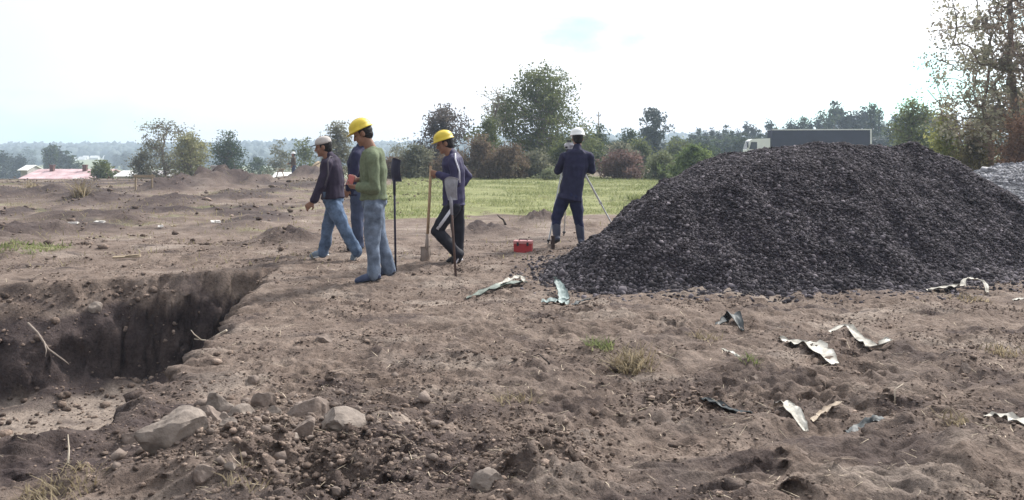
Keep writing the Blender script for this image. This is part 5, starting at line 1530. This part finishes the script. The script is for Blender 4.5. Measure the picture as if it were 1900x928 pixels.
ROCKS = [((243, 780, 372, 872), 'biggest pale boulder at the corner of the pit', ROCK),
         ((372, 704, 437, 764), 'pointed pale rock standing at the top left of the stone cluster', ROCK),
         ((338, 765, 412, 823), 'brown grey block right behind the biggest boulder', ROCKB),
         ((416, 736, 470, 780), 'tilted pale slab below the pointed rock', ROCK),
         ((460, 708, 513, 756), 'rounded brown rock at the top of the stone cluster', ROCKB),
         ((513, 722, 608, 790), 'large dark brown rock at the right of the stone cluster', ROCKB),
         ((530, 778, 582, 824), 'brown rock between the pale wedge and the large dark rock', ROCKB),
         ((492, 796, 562, 842), 'pale wedge shaped rock above the hollow', ROCK),
         ((585, 778, 682, 818), 'long flat pale slab at the right end of the stones', ROCK),
         ((354, 890, 397, 924), 'small square brown stone at the bottom of the picture', ROCKB),
         ((488, 755, 524, 778), 'small flat pale stone between the two brown rocks', ROCK),
         ((214, 792, 256, 818), 'flat brown stone left of the biggest boulder', ROCKB),
         ((404, 822, 442, 842), 'low pale stone below the brown grey block', ROCK),
         ((400, 790, 424, 814), 'thin upright chip beside the brown grey block', ROCK),
         ((583, 626, 617, 648), 'single round brown stone on the bare earth beyond the cluster', ROCKB),
         ((870, 872, 948, 922), 'buried pale flat stone at the bottom centre', ROCK),
         ((160, 508, 188, 528), 'small pale stone on the far lip of the pit', ROCK),
         ((568, 898, 590, 922), 'first of the knobbly stones below the hollow, leftmost', ROCKB),
         ((594, 890, 614, 918), 'middle knobbly stone below the hollow', ROCK),
         ((614, 904, 634, 926), 'rightmost knobbly stone below the hollow', ROCKB),
         ((415, 894, 437, 914), 'little round stone right of the square brown stone', ROCK),
         ((640, 800, 664, 816), 'small chip beside the long flat slab', ROCKB),
         ((1388, 690, 1412, 704), 'small stone among the pale leaves on the right', ROCKB),
         ((1780, 678, 1806, 706), 'rounded earthy stone near the right edge', ROCKB),
         ((455, 690, 480, 712), 'small brown stone above the stone cluster', ROCKB)]
for i, (bx, lb, m) in enumerate(ROCKS): rock(*bx, lb, m, 300 + i)
# small stones between them
rng = np.random.RandomState(31)
n = 420
x = -0.9 + rng.normal(0, 0.42, n) - 0.1; y = 4.45 + rng.normal(0, 0.45, n)
kk = (poly_sd(x, y, PIT) < -0.05) & (y > 3.3)
x, y = x[kk], y[kk]
s = 0.011 * np.exp(rng.normal(0, 0.5, len(x)))
v, f = scatter_lumps(np.stack([x, y, height(x, y) + s * 0.15], -1), s, rng, 1, 0.34, 0.75)
o = link('rubble', np_mesh('rubble', v, f), ROCKB)
tag(o, 'small rubble between the stones at the pit corner', 'rubble', kind='stuff')

# ================================================================== dried fleshy leaves lying about
LEAFW = mat('bleached_leaf', (0.33, 0.30, 0.255), 0.9, 0.40, 11, col2=(0.50, 0.485, 0.44))
LEAFG = mat('green_grey_leaf', (0.085, 0.105, 0.09), 0.6, 0.3, 14, col2=(0.17, 0.20, 0.175))
LEAFD = mat('dark_dry_leaf', (0.030, 0.036, 0.040), 0.55, 0.3, 14, col2=(0.06, 0.07, 0.075))
LEAFT = mat('teal_leaf', (0.12, 0.165, 0.165), 0.6, 0.3, 14, col2=(0.24, 0.29, 0.28))


def fleshy(pts, widths, label, m, cup=0.25, th=0.0028, roll=0.0, ragged=0.12, seed=0, m2=None):
    """a thick strap leaf along points (pixel x, pixel y, lift above the ground)"""
    r = np.random.RandomState(seed + 500)
    Pw = []
    for (px, py, lift) in pts:
        if isinstance(lift, tuple):           # (depth, None): stand clear of the ground at this depth
            Pw.append(px2(px, py, lift[0]))
        else:
            x, y = gp(px, py); Pw.append(Vector((x, y, gz(x, y) + lift * 0.5 + 0.006)))
    n = 15; nu = 7
    ts = np.linspace(0, len(Pw) - 1, n)
    C_ = []
    for t in ts:
        i = min(int(t), len(Pw) - 2); u = t - i
        p0, p1, p2, p3 = Pw[max(i - 1, 0)], Pw[i], Pw[i + 1], Pw[min(i + 2, len(Pw) - 1)]
        C_.append(0.5 * ((2 * p1) + (p2 - p0) * u + (2 * p0 - 5 * p1 + 4 * p2 - p3) * u * u + (3 * p1 - p0 - 3 * p2 + p3) * u ** 3))
    W = np.interp(ts, range(len(widths)), widths)
    vs = []; lo = len(C_) * nu
    up0 = Vector((0, 0, 1))
    top = []; bot = []
    for k, c in enumerate(C_):
        d = (C_[min(k + 1, n - 1)] - C_[max(k - 1, 0)]).normalized()
        s = d.cross(up0)
        if s.length < 0.2: s = Vector((1, 0, 0))
        s.normalize(); s = Matrix.Rotation(roll * (0.4 + 0.6 * k / n), 3, d) @ s; nn = s.cross(d)
        for j in range(nu):
            u = -1 + 2 * j / (nu - 1)
            w = W[k] / 2 * (1 + ragged * r.normal() * (abs(u) > 0.6))
            p = c + s * u * w + nn * (0.55 * cup * W[k] * (u * u - 0.35) + 0.0045 * r.normal() + 0.10 * W[k] * math.sin(k * 1.7 + j * 0.9 + seed))
            top.append(p + nn * th / 2); bot.append(p - nn * th / 2)
    vs = top + bot
    fs = []
    for k in range(n - 1):
        for j in range(nu - 1):
            a = k * nu + j
            fs.append((a, a + 1, a + nu + 1, a + nu)); fs.append((a + lo, a + nu + lo, a + nu + 1 + lo, a + 1 + lo))
    rim = [k * nu for k in range(n)] + [(n - 1) * nu + j for j in range(1, nu)] + [k * nu + nu - 1 for k in range(n - 2, -1, -1)] + [j for j in range(nu - 2, 0, -1)]
    for k in range(len(rim)):
        a, b = rim[k], rim[(k + 1) % len(rim)]
        fs.append((a, a + lo, b + lo, b))
    base = sum(Pw, Vector()) / len(Pw)
    m_ = MB().add([p - base for p in vs], fs)
    o = m_.obj('dried_leaf', m, None, True); o.location = base
    return tag(o, label, 'leaf', 'cut fleshy leaves littering the bare earth')


fleshy([(866, 553, 0.02), (900, 548, 0.05), (940, 540, 0.08), (975, 532, 0.05)], [0.02, 0.09, 0.11, 0.07], 'long grey green leaf lying left of the heap with its tip curling', LEAFG, 0.25, seed=1)
fleshy([(928, 541, 0.10), (952, 533, 0.12), (966, 529, 0.13), (973, 535, 0.07)], [0.06, 0.07, 0.06, 0.03], 'bleached curl lying on the long grey green leaf', LEAFW, 0.3, seed=2)
fleshy([(1046, 562, 0.03), (1042, 552, 0.10), (1034, 545, 0.18), (1028, 545, 0.26)], [0.11, 0.10, 0.07, 0.02], 'blue grey leaf standing on end at the left toe of the heap', LEAFT, 0.35, roll=0.2, seed=3)
fleshy([(1008, 572, 0.02), (1030, 570, 0.05), (1052, 572, 0.03)], [0.08, 0.15, 0.10], 'blue grey leaf stub at the foot of the standing leaf', LEAFT, 0.2, seed=4)
fleshy([(1060, 573, 0.02), (1078, 570, 0.04), (1096, 572, 0.03)], [0.03, 0.06, 0.02], 'small dark leaf tip pointing right beside the blue grey stub', LEAFD, 0.2, seed=5)
fleshy([(1330, 612, 0.02), (1348, 607, 0.08), (1362, 612, 0.06), (1378, 622, 0.01)], [0.03, 0.10, 0.10, 0.03], 'dark hooded leaf below the middle of the heap', LEAFD, 0.4, seed=6)
fleshy([(1446, 640, 0.02), (1480, 648, 0.06), (1515, 664, 0.07), (1550, 686, 0.03)], [0.03, 0.12, 0.15, 0.05], 'broad white leaf with a pointed tip, left of the curling white strap', LEAFW, 0.22, seed=7)
fleshy([(1540, 630, 0.03), (1572, 628, 0.09), (1604, 645, 0.05), (1630, 660, 0.03), (1650, 656, 0.08)], [0.03, 0.05, 0.08, 0.10, 0.05], 'white strap leaf curling down from a raised end, below the heap', LEAFW, 0.25, seed=8)
fleshy([(1720, 546, 0.04), (1755, 543, 0.09), (1790, 542, 0.10)], [0.03, 0.07, 0.04], 'pale leaf lying at the front toe of the heap, left piece', LEAFW, 0.25, seed=9)
fleshy([(1786, 544, 0.10), (1792, 541, 0.17), (1812, 539, 0.18), (1828, 541, 0.14), (1832, 547, 0.06)], [0.06, 0.03, 0.03, 0.04, 0.03], 'pale leaf bent into a loop at the front toe of the heap', LEAFW, 0.2, seed=10)
fleshy([(1302, 742, 0.01), (1330, 748, 0.035), (1362, 760, 0.03), (1394, 772, 0.005)], [0.02, 0.05, 0.05, 0.015], 'narrow dark leaf half sunk in the earth of the right foreground', LEAFD, 0.35, seed=11)
fleshy([(1438, 748, 0.05), (1455, 764, 0.06), (1475, 782, 0.05), (1496, 796, 0.01)], [0.02, 0.06, 0.075, 0.03], 'slim white ragged leaf in the right foreground', LEAFW, 0.3, ragged=0.25, seed=12)
fleshy([(1506, 785, 0.015), (1530, 774, 0.03), (1562, 766, 0.05)], [0.02, 0.035, 0.03], 'short tan leaf piece right of the slim white ragged leaf', mat('tan_leaf', (0.40, 0.33, 0.26), 0.8, 0.25, 14), 0.3, seed=13)
fleshy([(1574, 800, 0.005), (1598, 790, 0.035), (1622, 790, 0.035), (1644, 796, 0.005)], [0.05, 0.07, 0.07, 0.04], 'dark hollow leaf bulging out of the earth in the right foreground', LEAFD, -0.4, seed=14)
fleshy([(1826, 774, 0.02), (1856, 776, 0.05), (1886, 784, 0.04), (1920, 798, 0.02)], [0.02, 0.07, 0.09, 0.04], 'white leaf cut by the right edge', LEAFW, 0.3, seed=15)
fleshy([(1338, 660, 0.01), (1356, 670, 0.03), (1372, 680, 0.01)], [0.01, 0.025, 0.01], 'thin white leaf shred left of the broad white leaf', LEAFW, 0.2, seed=16)
fleshy([(1880, 560, 0.01), (1900, 558, 0.03), (1930, 560, 0.01)], [0.02, 0.05, 0.02], 'pale leaf shred at the right edge beyond the loop', LEAFW, 0.2, seed=17)

# pale boards and litter in the left field
for k, (px, py, ln, w, rz) in enumerate(((127, 425, 0.42, 0.12, 5), (185, 421, 0.25, 0.08, -12), (235, 483, 0.44, 0.05, 3), (145, 330, 0.7, 0.25, 10), (298, 424, 0.12, 0.09, 20), (400, 418, 0.22, 0.1, 30), (322, 424, 0.1, 0.06, 50))):
    x, y = gp(px, py)
    o = MB().box((0, 0, 0), (ln * 0.8, w, 0.016), Matrix.Rotation(R(4 + k), 3, 'X')).box((ln * 0.18, 0, 0.016), (ln * 0.4, w * 0.55, 0.010), Matrix.Rotation(R(9), 3, 'Z')).obj('board', mat('dirty_white', (0.50, 0.48, 0.46), 0.9, 0.3, 9) if k in (0, 1, 3, 4, 5) else WOOD)
    o.location = (x, y, gz(x, y) + 0.03); o.rotation_euler = (0.1 * (k % 3), 0.08 * (k % 2) - 0.04, R(rz))
    tag(o, ['white board scrap on the dark spoil mound at the left', 'smaller white board scrap right of the first on the dark mound', 'thin tan lath on the earth above the pit', 'white scrap before the pink roofed building', 'white chip on the bare earth above the pit', 'white scrap on the bare earth left of the capped walker', 'tiny white chip right of the white chip above the pit'][k], 'board' if k != 2 else 'lath', 'scraps lying in the left field')

# ================================================================== roots, twigs, tufts
ROOT = mat('root', (0.24, 0.20, 0.17), 0.9, 0.25, 20)
PALET = mat('pale_twig', (0.46, 0.40, 0.32), 0.85, 0.2, 20)


def twig(name, pts, r0, m, label, cat='twig', forks=()):
    mb = MB()
    mb.tube(pts, [r0 * (1 - 0.7 * i / (len(pts) - 1)) for i in range(len(pts))])
    for f in forks: mb.tube(f, [r0 * 0.55, r0 * 0.4, r0 * 0.2][:len(f)])
    return tag(mb.obj(name, m, None, True), label, cat)


def g3(px, py, lift=0.01):
    x, y = gp(px, py); return Vector((x, y, gz(x, y) + lift))


twig('root', [px2(52, 600, 8.95), px2(70, 618, 8.7), px2(90, 648, 8.55), px2(118, 668, 8.4), px2(128, 676, 8.4)], 0.013, ROOT, 'long pale root hanging down the far wall of the pit', 'root', [[px2(82, 634, 8.6), px2(86, 650, 8.5), px2(84, 662, 8.45)]])
twig('twig', [g3(420, 628, 0.03), px2(385, 632, 6.75), px2(360, 629, 6.7)], 0.009, PALET, 'forked pale twig poking out over the right lip of the pit', 'twig', [[px2(372, 630, 6.72), px2(360, 620, 6.7), px2(354, 612, 6.7)]])
twig('twig', [g3(1660, 757, 0.0), g3(1660, 757, 0.06) + Vector((0.01, 0.02, 0.03)), px2(1676, 712, 4.95)], 0.004, PALET, 'upright dry stalk in the right foreground')
twig('twig', [g3(126, 868, 0.0), px2(128, 835, 4.0), px2(126, 806, 4.02)], 0.006, PALET, 'upright dry stalk at the bottom left before the pit')
twig('twig', [g3(366, 893, 0.0), px2(370, 870, 3.8), px2(369, 852, 3.8)], 0.0035, PALET, 'thin dry stalk in front of the biggest boulder')
twig('twig', [g3(1020, 690), g3(1000, 676, 0.03), g3(985, 668, 0.015)], 0.006, mat('dark_twig', (0.05, 0.04, 0.035), 0.9, 0.2, 20), 'short dark twig on the trampled earth in the centre', 'twig')
twig('twig', [g3(1215, 660), g3(1240, 668, 0.03), g3(1262, 682, 0.015)], 0.004, PALET, 'pale stalk lying right of the dry grass tuft')
twig('twig', [g3(938, 418, 0.0), g3(934, 416, 0.06), px2(928, 404, 17.0), px2(922, 398, 17.0)], 0.022, mat('dark_twig', None) if False else MATS['dark_twig'], 'dark stub of wood sticking out of the low mound beside the red case', 'twig')


def tuft(px, py, label, m, n, hgt_, rad, seed, wid=0.006):
    r = np.random.RandomState(seed); x, y = gp(px, py)
    loc = Vector((x, y, gz(x, y)))
    d = np.clip(r.normal(size=(n, 2)), -1.5, 1.5) * rad * 0.28
    zz = height(x + d[:, 0], y + d[:, 1]) - loc.z
    pos = np.stack([d[:, 0], d[:, 1], zz - 0.005], -1)
    v, f = strips(pos, hgt_ * r.uniform(0.4, 1.1, n), np.full(n, wid), r, up=True, bend=0.8)
    o = link('grass_tuft', np_mesh('grass_tuft', v, f), m); o.location = loc
    return tag(o, label, 'grass tuft', 'grass tufts on the bare earth')


DRYG = leaf_mat('dry_tuft', (0.20, 0.16, 0.10), (0.38, 0.32, 0.22), 0.3, 3)
GRNG = leaf_mat('green_tuft', (0.13, 0.16, 0.06), (0.28, 0.30, 0.14), 0.35, 3)
TUFTS = [(1112, 655, 'sparse green grass tuft in the middle of the bare earth', GRNG, 120, 0.10, 0.20), (1172, 688, 'dry tawny grass tuft just right of the green tuft', DRYG, 210, 0.17, 0.26), (1310, 640, 'small dry tuft left of the broad white leaf', DRYG, 60, 0.08, 0.22),
         (100, 915, 'pale dry grass tuft at the bottom left corner', DRYG, 220, 0.07, 0.34), (1780, 800, 'dry tuft on the mound near the right edge', DRYG, 80, 0.09, 0.2), (1800, 560, 'dry tuft before the front toe of the heap', DRYG, 60, 0.1, 0.3), (1390, 690, 'low green tuft below the broad white leaf', GRNG, 50, 0.07, 0.12),
         (960, 745, 'thin dry tuft in the centre foreground', DRYG, 50, 0.09, 0.25), (450, 915, 'thin dry tuft right of the square stone', DRYG, 50, 0.07, 0.2), (1860, 660, 'dry tuft at the right edge', DRYG, 80, 0.1, 0.3), (28, 472, 'pale green tuft of turf on the left behind the pit', GRNG, 500, 0.09, 0.75),
         (150, 375, 'tall pale weed on the left spoil heap', DRYG, 90, 0.55, 0.30), (1000, 405, 'weed growing on the mound at the grass edge', GRNG, 60, 0.15, 0.4), (1180, 372, 'dark green weed in the grass field right of the tripod', GRNG, 120, 0.25, 0.5), (60, 355, 'dry weed on the far left heap', DRYG, 60, 0.5, 0.3)]
for i, (px, py, lb, m, n, h, rad) in enumerate(TUFTS):
    o = tuft(px, py, lb, m, n, h, rad * (1.6 if n >= 400 else 1), 700 + i, 0.004 + 0.0009 * gy(py))
    if n >= 400: o.name = 'turf_patch'; o['kind'] = 'stuff'; o['category'] = 'turf'; del o['group']
